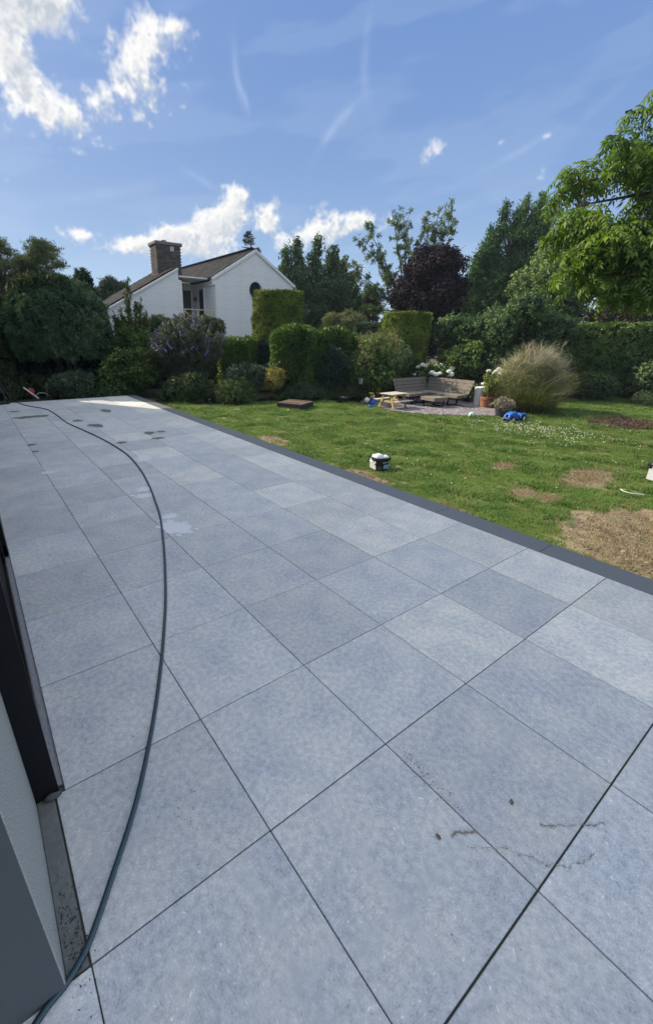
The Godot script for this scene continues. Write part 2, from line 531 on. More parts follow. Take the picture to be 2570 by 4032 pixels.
# ------------------------------------------------------------------ build
func _ready() -> void:
	var cam := Camera3D.new()
	put(cam, "camera", self)
	cam.transform = Transform3D(Basis(Vector3(0.82278143, 0.01325833, 0.56820325), Vector3(0.21168145, 0.9206537, -0.32800568), Vector3(-0.52746724, 0.39015507, 0.75469023)).orthonormalized(), Vector3(0, 2.1388, 0))
	cam.near = 0.05
	cam.far = 900.0
	cam.projection = Camera3D.PROJECTION_FRUSTUM
	cam.keep_aspect = Camera3D.KEEP_HEIGHT
	cam.size = 2.0 * 0.05 * 2016.0 / 1631.3
	cam.frustum_offset = Vector2((1285.0 - 1058.0) / 1631.3, -(2016.0 - 2012.0) / 1631.3) * 0.05
	cam.current = true
	var env := Environment.new()
	env.background_mode = Environment.BG_SKY
	var sky := Sky.new()
	var pano := PanoramaSkyMaterial.new()
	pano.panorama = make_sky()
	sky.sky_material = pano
	env.sky = sky
	env.tonemap_mode = Environment.TONE_MAPPER_LINEAR
	env.tonemap_exposure = 1.5
	env.background_energy_multiplier = 1.0
	env.fog_enabled = true
	env.fog_density = 0.0007
	env.fog_light_color = Color(0.86, 0.92, 1.0)
	env.sdfgi_enabled = true
	env.ssao_enabled = true
	env.ssil_enabled = true
	var we := WorldEnvironment.new()
	we.environment = env
	put(we, "world_environment", self)
	var sun := DirectionalLight3D.new()
	put(sun, "sun", self)
	sun.rotation = Vector3(deg_to_rad(-SUN_EL), deg_to_rad(180.0 - SUN_AZ), 0)
	sun.light_energy = 1.45
	sun.light_color = Color(1.0, 0.93, 0.82)
	sun.light_angular_distance = 0.6
	sun.shadow_enabled = true

	nz.seed = 3; nz.frequency = 0.02; nz.fractal_octaves = 3; nz.noise_type = FastNoiseLite.TYPE_SIMPLEX_SMOOTH
	rng.seed = 1
	materials()
	ground()
	terrace()
	own_house()
	white_house()
	trees()
	hedges()
	shrubs()
	furniture()
	toys()
	small_things()

func materials() -> void:
	M.bark = tri_mat(noise_tex(0.03, [lin(0.05, 0.04, 0.03), lin(0.13, 0.11, 0.09)], 4, 256), Vector3(3, 0.8, 3), 0.95, 1.0)
	M.leaf = leaf_mat(0.6, 0.6, Color(0.85, 1.0, 0.35), 0.3)
	M.gloss = leaf_mat(0.5, 0.5, Color(0.85, 1, 0.3), 0.32)
	M.dry = leaf_mat(0.5, 0.8, Color(1, 0.95, 0.7), 0.2)
	M.bright = leaf_mat(0.95, 0.5, Color(0.9, 1.0, 0.25))
	M.dull = leaf_mat(0.4, 0.7, Color(0.9, 1, 0.5), 0.22)
	M.black = mat(Color(0.01, 0.01, 0.012), 0.5, 0.0, 0.3)
	M.blackmetal = mat(Color(0.008, 0.008, 0.009), 0.55, 0.0, 0.2)
	M.white = mat(Color(0.75, 0.75, 0.74), 0.5)
	CL.broad = [clump(9, 0.13, 0.06, 0.1, 0.75, 0.1, 21), clump(9, 0.13, 0.06, 0.1, 0.75, 0.1, 22)]
	CL.laurel = clump(9, 0.15, 0.055, 0.07, 0.6, 0.05, 23)
	CL.fine = clump(16, 0.09, 0.016, 0.05, 0.6, 0.0, 24)
	CL.spray = clump(10, 0.08, 0.03, 0.05, 0.6, 0.0, 25)
	CL.narrow = clump(9, 0.17, 0.032, 0.08, 0.75, 0.35, 26)
	CL.big = clump(6, 0.17, 0.1, 0.1, 0.7, 0.25, 27)
	CL.tiny = clump(14, 0.06, 0.03, 0.09, 0.8, 0.05, 28)
	CL.walnut = pinnate(29)
	CL.frond = frond()

func frond() -> ArrayMesh:
	rng.seed = 31
	var b := MB.new()
	for q in 9:
		var t := TAU * q / 9.0 + rng.randf() * 0.4
		var o := Vector3(cos(t), 0, sin(t))
		var l := rng.randf_range(0.45, 0.75)
		var p := Vector3.ZERO
		var sd := o.cross(Vector3.UP)
		for i in 9:
			var f := float(i + 1) / 9.0
			var x := (Vector3.UP * (0.95 * f - 0.55 * f * f) + o * (0.75 * f * f + 0.2 * f)) * l
			for sg in [-1.0, 1.0]:
				b.leaf(x, (sd * sg + o * 0.35).normalized(), o, 0.16 * l / 0.6 * (1.05 - f) + 0.02, 0.03, Vector3.UP, 0.2)
			p = x
	return b.mesh()

# ------------------------------------------------------------------ ground, lawn
const SOIL := [[6.5, -1.3, 1.0, 0.66, 0.0], [5.75, -1.0, 0.7, 0.6, 0.0], [8.6, -2.5, 0.8, 0.32, 0.3], [8.03, -3.69, 0.28, 0.13, 0.0], [6.75, -2.75, 0.35, 0.18, 0.0], [5.3, -4.7, 0.22, 0.45, 0.0], [5.5, -7.7, 0.3, 0.5, 0.0], [5.2, -3.0, 0.1, 0.4, 0.0], [6.85, -2.4, 0.22, 0.12, 0.0], [7.3, -1.2, 0.6, 0.35, 0.0]]
const BARKP := [15.5, -4.1, 1.15, 0.75]

func soil_at(x: float, z: float) -> float:
	var s := 0.0
	for p in SOIL:
		var dx: float = (x - p[0]) / p[2]
		var dz: float = (z - p[1]) / p[3]
		s = maxf(s, 1.35 - dx * dx - dz * dz)
	var b := BARKP
	var bx: float = (x - b[0]) / b[2]
	var bz: float = (z - b[1]) / b[3]
	s = maxf(s, 1.35 - bx * bx - bz * bz)
	return s + nz.get_noise_2d(x * 70.0, z * 70.0) * 0.65 + nz.get_noise_2d(x * 260.0, z * 260.0) * 0.3

const LAWN_EDGE := [[5.06, 9.0], [5.06, -15.3], [5.75, -14.6], [6.37, -13.2], [7.37, -12.6], [8.96, -12.9], [10.83, -12.2], [11.7, -11.3], [11.55, -10.2], [11.15, -9.0], [11.63, -8.05], [12.54, -7.2], [13.32, -6.75], [14.6, -6.9], [16.2, -6.4], [18.5, -7.6], [21.8, -8.4], [23.6, -5.4], [27.5, 0.5], [27.5, 9.0]]

func in_lawn(x: float, z: float, poly: PackedVector2Array) -> bool:
	return Geometry2D.is_point_in_polygon(Vector2(x, z), poly)

func poly_of(a: Array) -> PackedVector2Array:
	var p := PackedVector2Array()
	for q in a: p.append(Vector2(q[0], q[1]))
	return p

func sheet(poly: PackedVector2Array, y: float, uvs := 1.0) -> ArrayMesh:
	var b := MB.new()
	var idx := Geometry2D.triangulate_polygon(poly)
	for i in range(0, idx.size(), 3):
		var p := []
		for k in 3:
			p.append(Vector3(poly[idx[i + k]].x, y, poly[idx[i + k]].y))
		b.tri(p[0], p[1], p[2], Vector3.UP, Vector3.UP, Vector3.UP, Vector2(p[0].x, p[0].z) * uvs, Vector2(p[1].x, p[1].z) * uvs, Vector2(p[2].x, p[2].z) * uvs)
	return b.mesh()

func ground() -> void:
	var gm := tri_mat(noise_tex(0.02, [lin(0.03, 0.028, 0.018), lin(0.06, 0.055, 0.03), lin(0.045, 0.06, 0.02)], 7), Vector3(0.5, 0.5, 0.5), 0.95, 0.0, true)
	var g := MB.new()
	g.quad(Vector3(-400, -0.16, -400), Vector3(400, -0.16, -400), Vector3(400, -0.16, 400), Vector3(-400, -0.16, 400), Vector3.UP)
	structure("ground", g.mesh(), gm)
	# lawn soil with bare patches, 3 cm per pixel
	var S := 832
	var dat := PackedByteArray()
	dat.resize(S * S * 3)
	var k := 0
	for j in S:
		var z := -16.0 + 25.0 * (j + 0.5) / S
		for i in S:
			var x := 4.5 + 25.0 * (i + 0.5) / S
			var n := nz.get_noise_2d(x * 130.0, z * 130.0)
			var n2 := nz.get_noise_2d(x * 700.0 + 90.0, z * 700.0)
			var s := soil_at(x, z)
			var c := Color(0.060, 0.100, 0.018).lerp(Color(0.095, 0.125, 0.032), clampf(0.4 + n * 0.8 + n2 * 0.5, 0.0, 1.0))
			var e := Color(0.33, 0.268, 0.19).lerp(Color(0.16, 0.125, 0.088), clampf(0.38 + n * 0.9 + n2 * 0.8, 0.0, 1.0))
			if x > 13.5: e = e.lerp(Color(0.055, 0.04, 0.032), 0.8)
			c = c.lerp(e, smoothstep(0.15, 0.75, s)).linear_to_srgb()
			dat[k] = int(c.r * 255.0); dat[k + 1] = int(c.g * 255.0); dat[k + 2] = int(c.b * 255.0)
			k += 3
	var tex := ImageTexture.create_from_image(Image.create_from_data(S, S, false, Image.FORMAT_RGB8, dat))
	var lm := StandardMaterial3D.new()
	lm.albedo_texture = tex
	lm.roughness = 0.95
	lm.metallic_specular = 0.2
	lm.uv1_scale = Vector3(1.0 / 25.0, 1.0 / 25.0, 1)
	lm.uv1_offset = Vector3(-4.5 / 25.0, 16.0 / 25.0, 0)
	lm.heightmap_enabled = true
	lm.heightmap_texture = tex
	lm.heightmap_scale = 1.2
	var poly := poly_of(LAWN_EDGE)
	structure("lawn", sheet(poly, LAWN), lm)
	# grass blades
	rng.seed = 40
	var tufts := [blade_tuft(9, 0.055, 0.007, 0.04, 0.75, 41), blade_tuft(9, 0.075, 0.007, 0.05, 0.95, 42)]
	var grass := thing("grass", "short green lawn grass with worn bare patches", "grass", Vector3.ZERO, 0.0, "", "stuff")
	for ti in 2:
		var buf := PackedFloat32Array()
		var cnt := 0
		var want := 62000
		for i in want:
			# nearer the camera the turf is seen in more detail
			var r := 4.9 + pow(rng.randf(), 1.35) * 19.0
			var az := deg_to_rad(rng.randf_range(18.0, 86.0))
			var x := r * sin(az)
			var z := -r * cos(az)
			if x < 5.14 or not in_lawn(x, z, poly): continue
			var s := soil_at(x, z)
			if s > rng.randf_range(0.1, 0.5) and rng.randf() > 0.03: continue
			var tall := clampf(nz.get_noise_2d(x * 45.0 + 300.0, z * 45.0) * 0.8 + 0.75, 0.4, 1.5)
			if s > -0.4: tall *= 1.0 + 0.35 * (s + 0.4)
			var sc := tall * rng.randf_range(0.75, 1.2) * (1.0 + 0.02 * r)
			var yw := rng.randf() * TAU
			var cx := cos(yw) * sc
			var sx := sin(yw) * sc
			var t := clampf(0.5 + nz.get_noise_2d(x * 60.0, z * 60.0 + 77.0) * 1.1 + rng.randf_range(-0.35, 0.35), 0.0, 1.0)
			var c := Color(0.074, 0.15, 0.03).lerp(Color(0.15, 0.23, 0.058), t)
			if rng.randf() < clampf(0.03 + s * 0.35, 0.03, 0.5): c = Color(0.24, 0.2, 0.09)
			buf.append_array(PackedFloat32Array([cx, 0.0, sx, x, 0.0, sc, 0.0, LAWN - 0.004, -sx, 0.0, cx, z, c.r, c.g, c.b, 1.0]))
			cnt += 1
		multi(grass, "grass_blades", tufts[ti], M.leaf, cnt, buf)
	# white clover in the lawn
	var cf := MB.new()
	cf.blob(Vector3(0, 0.05, 0), Vector3(0.008, 0.006, 0.008), nz, 0.2, 2.0, 6)
	var cb := PackedFloat32Array()
	var cc := 0
	for i in 760:
		var x := 12.0 + rng.randfn(0.0, 0.6)
		var z := -4.9 + rng.randfn(0.0, 0.8)
		if i > 540:
			x = rng.randf_range(6.0, 16.0); z = rng.randf_range(-9.0, -2.0)
		if not in_lawn(x, z, poly) or soil_at(x, z) > 0.2: continue
		var sc := rng.randf_range(0.8, 1.5)
		cb.append_array(PackedFloat32Array([sc, 0, 0, x, 0, sc * 1.2, 0, LAWN, 0, 0, sc, z, 0.7, 0.72, 0.62, 1]))
		cc += 1
	tag(multi(self, "white_clover", cf.mesh(), M.dull, cc, cb), "white clover flowers dotted through the lawn before the toy tractor", "clover", "", "stuff")
	# bark chips
	var ch := MB.new()
	ch.box(Vector3.ZERO, Vector3(0.08, 0.012, 0.03), Basis(), 0.004)
	var hb := PackedFloat32Array()
	var hc := 0
	for i in 2600:
		var t := rng.randf() * TAU
		var q := sqrt(rng.randf()) * 1.1
		var x: float = BARKP[0] + cos(t) * q * BARKP[2]
		var z: float = BARKP[1] + sin(t) * q * BARKP[3]
		if soil_at(x, z) < 0.2: continue
		var bs := Basis.from_euler(Vector3(rng.randf_range(-0.4, 0.4), rng.randf() * TAU, rng.randf_range(-0.4, 0.4))).scaled(Vector3.ONE * rng.randf_range(0.5, 1.4))
		var d := rng.randf_range(0.5, 1.6)
		hb.append_array(PackedFloat32Array([bs.x.x, bs.y.x, bs.z.x, x, bs.x.y, bs.y.y, bs.z.y, LAWN + rng.randf() * 0.03, bs.x.z, bs.y.z, bs.z.z, z, 0.07 * d, 0.05 * d, 0.04 * d, 1]))
		hc += 1
	tag(multi(self, "bark_mulch", ch.mesh(), M.dry, hc, hb), "dark brown bark mulch in a patch on the far right of the lawn", "bark mulch", "", "stuff")
	# crumbs and pebbles on the bare soil beside the kerb
	var pb := MB.new()
	pb.blob(Vector3.ZERO, Vector3(0.02, 0.013, 0.017), nz, 0.4, 2.0, 6)
	var sb := PackedFloat32Array()
	var sc2 := 0
	for i in 2600:
		var p: Array = SOIL[rng.randi() % SOIL.size()]
		if rng.randf() < 0.6: p = SOIL[rng.randi() % 2]
		var x: float = p[0] + rng.randfn(0, 0.5) * p[2]
		var z: float = p[1] + rng.randfn(0, 0.5) * p[3]
		if x < 5.1 or soil_at(x, z) < 0.2: continue
		var bs := Basis.from_euler(Vector3(rng.randf() * 6.0, rng.randf() * 6.0, 0)).scaled(Vector3.ONE * (0.25 + 1.0 * pow(rng.randf(), 4.0)))
		var d := rng.randf_range(0.5, 1.3)
		sb.append_array(PackedFloat32Array([bs.x.x, bs.y.x, bs.z.x, x, bs.x.y, bs.y.y, bs.z.y, LAWN + 0.004, bs.x.z, bs.y.z, bs.z.z, z, 0.27 * d, 0.22 * d, 0.165 * d, 1]))
		sc2 += 1
	tag(multi(self, "soil_crumbs", pb.mesh(), M.dry, sc2, sb), "loose soil crumbs on the bare ground beside the dark kerb", "soil", "", "stuff")
	# dry straw lying on the worn patches
	var st := blade_tuft(5, 0.09, 0.005, 0.05, 1.6, 47)
	var tb := PackedFloat32Array()
	var tc := 0
	for i in 5200:
		var p: Array = SOIL[rng.randi() % SOIL.size()]
		if rng.randf() < 0.55: p = SOIL[[0, 1, 2][rng.randi() % 3]]
		var x: float = p[0] + rng.randfn(0, 0.55) * p[2]
		var z: float = p[1] + rng.randfn(0, 0.55) * p[3]
		if x < 5.1: continue
		var bs := Basis.from_euler(Vector3(rng.randf_range(-1.3, 1.3), rng.randf() * TAU, 0)).scaled(Vector3.ONE * rng.randf_range(0.4, 1.0))
		var d := rng.randf_range(0.6, 1.2)
		tb.append_array(PackedFloat32Array([bs.x.x, bs.y.x, bs.z.x, x, bs.x.y, bs.y.y, bs.z.y, LAWN + 0.005, bs.x.z, bs.y.z, bs.z.z, z, 0.32 * d, 0.265 * d, 0.165 * d, 1]))
		tc += 1
	tag(multi(self, "dry_grass", st, M.dry, tc, tb), "dead straw coloured grass on the worn patches of the lawn", "dry grass", "", "stuff")

# ------------------------------------------------------------------ terrace
func stretched(f: FastNoiseLite, seed_: int, fq: float, oct: int, sx: int, sy: int) -> PackedByteArray:
	f.seed = seed_; f.frequency = fq; f.fractal_octaves = oct
	var im := f.get_seamless_image(1024 / sx, 1024 / sy)
	im.resize(1024, 1024, Image.INTERPOLATE_CUBIC)
	return im.get_data()

func tile_texture(seed_: int, veins: float) -> Array:
	var S := 1024
	var f := FastNoiseLite.new()
	f.noise_type = FastNoiseLite.TYPE_SIMPLEX_SMOOTH
	var a := stretched(f, seed_, 0.0035, 4, 1, 1)
	var m := stretched(f, seed_ + 1, 0.032, 5, 1, 1)
	var b := stretched(f, seed_ + 2, 0.16, 3, 2, 1)
	var c := stretched(f, seed_ + 3, 0.30, 2, 2, 1)
	f.fractal_type = FastNoiseLite.FRACTAL_RIDGED
	var d := stretched(f, seed_ + 4, 0.005, 3, 1, 1)
	var dat := PackedByteArray()
	dat.resize(S * S * 3)
	var hgt := PackedByteArray()
	hgt.resize(S * S)
	rng.seed = 77
	for i in S * S:
		var va := a[i] / 255.0 - 0.5
		var vm := m[i] / 255.0 - 0.5
		var vb := b[i] / 255.0 - 0.5
		var vc := c[i] / 255.0 - 0.5
		var v := 0.765 + va * 0.07 + vm * 0.13 + vb * 0.085 + vc * 0.085 + (rng.randf() - 0.5) * 0.06
		# light flecks, and dark pits gathered where the stone is darker
		if vb > 0.2: v += (vb - 0.2) * 0.45
		var pit := -vc - vb * 0.7 - vm * 0.35 - va * 0.15
		if pit > 0.38: v -= minf((pit - 0.38) * 0.8, 0.14)
		var vein := d[i] / 255.0
		if vein > 0.93 and vm > -0.04: v += (vein - 0.93) * veins
		v = clampf(v, 0.05, 0.97)
		var w := va * 12.0 + vm * 6.0
		dat[i * 3] = int(clampf(v * 248.0 + w * 0.7, 0, 255)); dat[i * 3 + 1] = int(clampf(v * 252.0 + w * 0.2, 0, 255)); dat[i * 3 + 2] = int(clampf(v * 255.0 - w * 0.6, 0, 255))
		hgt[i] = int(clampf(0.5 + vb * 0.6 + vc * 0.7, 0.0, 1.0) * 255.0)
	return [ImageTexture.create_from_image(Image.create_from_data(S, S, false, Image.FORMAT_RGB8, dat)), ImageTexture.create_from_image(Image.create_from_data(S, S, false, Image.FORMAT_L8, hgt))]

func tile_mesh(w: float, l: float, t: float, off: Vector2, rot: int, sc: float) -> ArrayMesh:
	var b := MB.new()
	b.box(Vector3(0, -t * 0.5, 0), Vector3(w, t, l), Basis(), 0.0025)
	for i in b.v.size():
		var p := Vector2(b.v[i].x, b.v[i].z)
		if rot % 2: p = Vector2(p.y, -p.x)
		if rot >= 2: p = -p
		b.uv[i] = p * sc + off
	return b.mesh()

func terrace() -> void:
	var tx := tile_texture(8, 1.8)
	var tx2 := tile_texture(58, 3.6)
	var t := Node3D.new()
	put(t, "terrace", self)
	t.set_meta("kind", "structure")
	t.set_meta("label", "large terrace of grey stone look tiles with a dark kerb along the lawn")
	var tm := []
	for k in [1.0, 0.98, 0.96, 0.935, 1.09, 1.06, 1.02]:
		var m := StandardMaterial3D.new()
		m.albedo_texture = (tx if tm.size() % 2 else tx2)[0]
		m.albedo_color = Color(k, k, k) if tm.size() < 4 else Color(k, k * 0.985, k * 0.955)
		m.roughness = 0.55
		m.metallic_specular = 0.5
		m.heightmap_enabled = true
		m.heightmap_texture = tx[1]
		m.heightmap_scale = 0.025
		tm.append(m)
	rng.seed = 90
	var var_mesh := []
	for i in 24:
		var_mesh.append(tile_mesh(0.795, 0.795, 0.02, Vector2(rng.randf(), rng.randf()), i % 4, 0.62))
	var base := MB.new()
	base.box(Vector3(2.0, -0.5 - 0.016, -6.0), Vector3(6.0, 1.0, 20.1))
	part(t, "joint_bed", base.mesh(), mat(Color(0.085, 0.085, 0.075), 0.95))
	for i in range(-1, 6):
		for j in range(-3, 21):
			var za := -(-0.6895 + 0.8 * j)
			var zb := za - 0.8
			if j == 1: za = -0.151
			if j == 0: zb = -0.151
			if j == 2: za = -0.972
			if j == 1: zb = -0.972
			if i == -1 and j > 1: continue
			var x0 := -0.0853 + 0.8 * i
			var x1 := x0 + 0.8
			if i == 0 and j >= 3: x0 = -0.042
			var gap := 0.005
			var zg := 0.009 if j == 0 else 0.0055 + rng.randf() * 0.0025
			var m: Material = tm[rng.randi() % 4]
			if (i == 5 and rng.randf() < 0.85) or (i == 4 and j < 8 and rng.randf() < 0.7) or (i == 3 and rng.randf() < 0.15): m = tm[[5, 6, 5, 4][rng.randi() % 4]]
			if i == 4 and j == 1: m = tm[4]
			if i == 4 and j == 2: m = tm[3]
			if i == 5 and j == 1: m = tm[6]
			var at := Vector3((x0 + x1) * 0.5, rng.randf_range(-0.0008, 0.0008), (za + zb) * 0.5)
			if absf(x1 - x0 - 0.8) < 0.001 and absf(za - zb - 0.8) < 0.001:
				part(t, "tile", var_mesh[rng.randi() % 24], m, at)
			else:
				part(t, "tile", tile_mesh(x1 - x0 - gap, za - zb - zg, 0.02, Vector2(rng.randf(), rng.randf()), rng.randi() % 4, 0.62), m, at)
	# narrow cut strip beside the plaster pier
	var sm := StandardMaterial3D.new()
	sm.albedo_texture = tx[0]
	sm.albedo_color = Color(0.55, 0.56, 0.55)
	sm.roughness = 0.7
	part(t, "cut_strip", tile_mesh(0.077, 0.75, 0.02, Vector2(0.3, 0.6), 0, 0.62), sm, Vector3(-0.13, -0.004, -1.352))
	# dark kerb
	var km := tri_mat(noise_tex(0.05, [lin(0.10, 0.108, 0.12), lin(0.155, 0.163, 0.175), lin(0.12, 0.128, 0.14), lin(0.24, 0.245, 0.25)], 15, 512, 5), Vector3(1.6, 1.6, 1.6), 0.5, 0.1)
	var z := 2.3
	while z > -16.0:
		var l := minf(1.3, z + 16.11)
		var b := MB.new()
		b.box(Vector3(0, -0.08, 0), Vector3(0.336, 0.16, l - 0.006), Basis(), 0.004)
		part(t, "kerb_slab", b.mesh(), km, Vector3(4.715 + 0.172, -0.001, z - l * 0.5))
		z -= 1.3

# ------------------------------------------------------------------ the house whose wall starts at the left edge
func own_house() -> void:
	var h := thing("rendered_house", "pale rendered house wall with black sliding door frames along the terrace", "house", Vector3(0, 0, 0))
	var stucco := tri_mat(noise_tex(0.10, [lin(0.16, 0.18, 0.17), lin(0.40, 0.42, 0.40), lin(0.66, 0.67, 0.64)], 61, 512, 4), Vector3(2.2, 2.2, 2.2), 0.95, 1.0)
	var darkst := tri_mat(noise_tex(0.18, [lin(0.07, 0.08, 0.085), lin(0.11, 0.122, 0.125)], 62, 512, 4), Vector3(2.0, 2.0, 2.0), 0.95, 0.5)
	var b := MB.new()
	b.box(Vector3(-0.565, 3.32, -1.335), Vector3(0.79, 7.04, 0.75), Basis(), 0.004)
	part(h, "pier", b.mesh(), stucco)
	b = MB.new()
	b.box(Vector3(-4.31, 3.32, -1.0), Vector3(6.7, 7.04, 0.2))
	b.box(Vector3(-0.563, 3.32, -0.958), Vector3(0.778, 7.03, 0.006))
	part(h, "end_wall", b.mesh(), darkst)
	b = MB.new()
	b.box(Vector3(-0.29, 4.72, -11.0), Vector3(0.24, 4.24, 18.58))  # unseen upper wall, height and length chosen to shade the terrace and kerb
	part(h, "upper_wall", b.mesh(), stucco)
	b = MB.new()
	b.box(Vector3(-0.305, 1.2, -16.6), Vector3(0.25, 2.8, 7.4))  # unseen far stretch, lengthened to keep the far terrace in shadow
	b.box(Vector3(-7.6, 3.32, -10.7), Vector3(0.25, 7.04, 19.2))
	b.box(Vector3(-4.0, 3.32, -20.4), Vector3(6.95, 7.04, 0.2))
	part(h, "back_wall", b.mesh(), stucco)
	b = MB.new()
	b.box(Vector3(-3.9, 6.95, -10.7), Vector3(7.7, 0.24, 19.9))  # unseen roof, raised until its shadow covers the kerb
	part(h, "roof", b.mesh(), mat(Color(0.05, 0.05, 0.055), 0.8))
	b = MB.new()
	b.box(Vector3(-3.9, -0.06, -10.75), Vector3(7.2, 0.1, 18.9))
	part(h, "floor", b.mesh(), mat(Color(0.2, 0.18, 0.15), 0.6))
	var alu := tri_mat(noise_tex(0.06, [lin(0.14, 0.15, 0.17), lin(0.30, 0.31, 0.33)], 63, 256, 4), Vector3(8, 8, 0.9), 0.45, 0.1)
	b = MB.new()
	b.box(Vector3(-0.062, 0.0, -7.4), Vector3(0.034, 0.016, 11.3), Basis(), 0.002)
	b.box(Vector3(-0.0445, 0.002, -7.4), Vector3(0.003, 0.02, 11.3))
	b.box(Vector3(-0.08, 0.004, -7.4), Vector3(0.003, 0.02, 11.3))
	part(h, "door_track", b.mesh(), alu)
	for q in [[-0.105, -1.715, -4.3], [-0.068, -4.58, -7.2], [-0.105, -7.24, -10.1], [-0.068, -10.14, -12.95]]:
		b = MB.new()
		var zc: float = (q[1] + q[2]) * 0.5
		var zl: float = q[1] - q[2]
		b.box(Vector3(q[0], 0.07, zc), Vector3(0.045, 0.12, zl), Basis(), 0.002)
		b.box(Vector3(q[0], 2.5, zc), Vector3(0.045, 0.14, zl), Basis(), 0.002)
		b.box(Vector3(q[0], 1.28, q[1] - 0.05), Vector3(0.05, 2.5, 0.1), Basis(), 0.002)
		b.box(Vector3(q[0], 1.28, q[2] + 0.05), Vector3(0.05, 2.5, 0.1), Basis(), 0.002)
		var d := part(h, "sliding_door", b.mesh(), M.blackmetal)
		b = MB.new()
		b.box(Vector3(q[0] - 0.01, 1.28, zc), Vector3(0.014, 2.3, zl - 0.2))
		part(d, "pane", b.mesh(), mat(Color(0.006, 0.007, 0.008), 0.55, 0.0, 0.12))
		b = MB.new()
		b.box(Vector3(q[0] + 0.0235, 0.128, zc), Vector3(0.004, 0.006, zl - 0.02))
		part(d, "trim", b.mesh(), mat(Color(0.16, 0.14, 0.11), 0.5, 0.5))
	b = MB.new()
	b.box(Vector3(-0.15, 1.3, -1.724), Vector3(0.17, 2.6, 0.02))
	part(h, "door_jamb", b.mesh(), M.black)
	b = MB.new()
	b.blob(Vector3(-0.1, 0.01, -1.70), Vector3(0.045, 0.02, 0.016), nz, 0.5, 2.0, 8)
	part(h, "mortar_lump", b.mesh(), mat(Color(0.09, 0.1, 0.1), 0.95))

# ------------------------------------------------------------------ white brick house behind the hedges
func brick_maps(seed_: int) -> Array:
	var W := 256
	var H := 128
	rng.seed = seed_
	var hgt := Image.create(W, H, false, Image.FORMAT_L8)
	hgt.fill(Color(0.2, 0.2, 0.2))
	var col := Image.create(W, H, false, Image.FORMAT_RGB8)
	col.fill(Color(0.88, 0.88, 0.88))
	for r in 8:
		for c in 5:
			var x := c * 64 - (32 if r % 2 else 0)
			var v := rng.randf_range(0.75, 1.0)
			hgt.fill_rect(Rect2i(x + 2, r * 16 + 2, 60, 12), Color(v, v, v))
			var w := rng.randf_range(0.96, 1.0)
			col.fill_rect(Rect2i(x + 1, r * 16 + 1, 62, 14), Color(w, w, w))
	return [ImageTexture.create_from_image(col), ImageTexture.create_from_image(hgt)]

func pantile() -> ArrayMesh:
	var b := MB.new()
	var w := 0.25
	var l := 0.4
	var prev := Vector3.ZERO
	for i in 6:
		var f := i / 5.0
		var p := Vector3(f * w, 0.03 * sin(f * TAU * 0.9 + 0.4) + 0.02, 0)
		if i > 0:
			var o := Vector3(-(p.y - prev.y), p.x - prev.x, 0).normalized()
			var up := Vector3(0, -0.028, -l)
			b.tri(prev, p, p + up, o, o, o); b.tri(prev, p + up, prev + up, o, o, o)
			var dn := Vector3(0, -0.05, 0)
			b.ftri(prev, p, p + dn, Vector3.BACK); b.ftri(prev, p + dn, prev + dn, Vector3.BACK)
		prev = p
	return b.mesh()

# rows of tiles on a slope: eave corner, direction along the eave, direction up the slope
func roof_tiles(parent: Node, eave: Vector3, along: Vector3, up: Vector3, la: float, lu: float, ca: Color, cb: Color) -> void:
	var buf := PackedFloat32Array()
	var cnt := 0
	var nrm := along.cross(up).normalized()
	if nrm.y < 0.0: nrm = -nrm
	var zz := -up
	var xx := nrm.cross(zz).normalized()
	var start := eave if xx.dot(along) > 0.0 else eave + along * la
	var nu := int(lu / 0.335)
	var na := int(la / 0.23)
	for j in nu + 1:
		for i in na:
			var p := start + xx * (i * la / na) + up * (j * lu / (nu + 0.5)) + nrm * 0.062
			var t := clampf(0.5 + nz.get_noise_3dv(p * 50.0) + rng.randf_range(-0.5, 0.5), 0, 1)
			var c := ca.lerp(cb, t)
			var w := la / na / 0.235
			buf.append_array(PackedFloat32Array([xx.x * w, nrm.x, zz.x, p.x, xx.y * w, nrm.y, zz.y, p.y, xx.z * w, nrm.z, zz.z, p.z, c.r, c.g, c.b, 1]))
			cnt += 1
	multi(parent, "roof_tiles", M.pantile, M.tilemat, cnt, buf)

func wall_poly(pts: Array, z: float, thick: float) -> ArrayMesh:
	# upright wall in the x-y plane, front at z, back at z - thick
	var b := MB.new()
	var pl := PackedVector2Array()
	for p in pts: pl.append(Vector2(p[0], p[1]))
	var idx := Geometry2D.triangulate_polygon(pl)
	for i in range(0, idx.size(), 3):
		for s in [0.0, -thick]:
			b.ftri(Vector3(pl[idx[i]].x, pl[idx[i]].y, z + s), Vector3(pl[idx[i + 1]].x, pl[idx[i + 1]].y, z + s), Vector3(pl[idx[i + 2]].x, pl[idx[i + 2]].y, z + s), Vector3(0, 0, 1.0 if s == 0.0 else -1.0))
	var cen := Vector2.ZERO
	for p in pl: cen += p / pl.size()
	for i in pl.size():
		var a := pl[i]
		var c := pl[(i + 1) % pl.size()]
		var o := Vector3(c.y - a.y, a.x - c.x, 0)
		if o.dot(Vector3((a.x + c.x) * 0.5 - cen.x, (a.y + c.y) * 0.5 - cen.y, 0)) < 0.0: o = -o
		b.quad(Vector3(a.x, a.y, z), Vector3(c.x, c.y, z), Vector3(c.x, c.y, z - thick), Vector3(a.x, a.y, z - thick), o)
	return b.mesh()

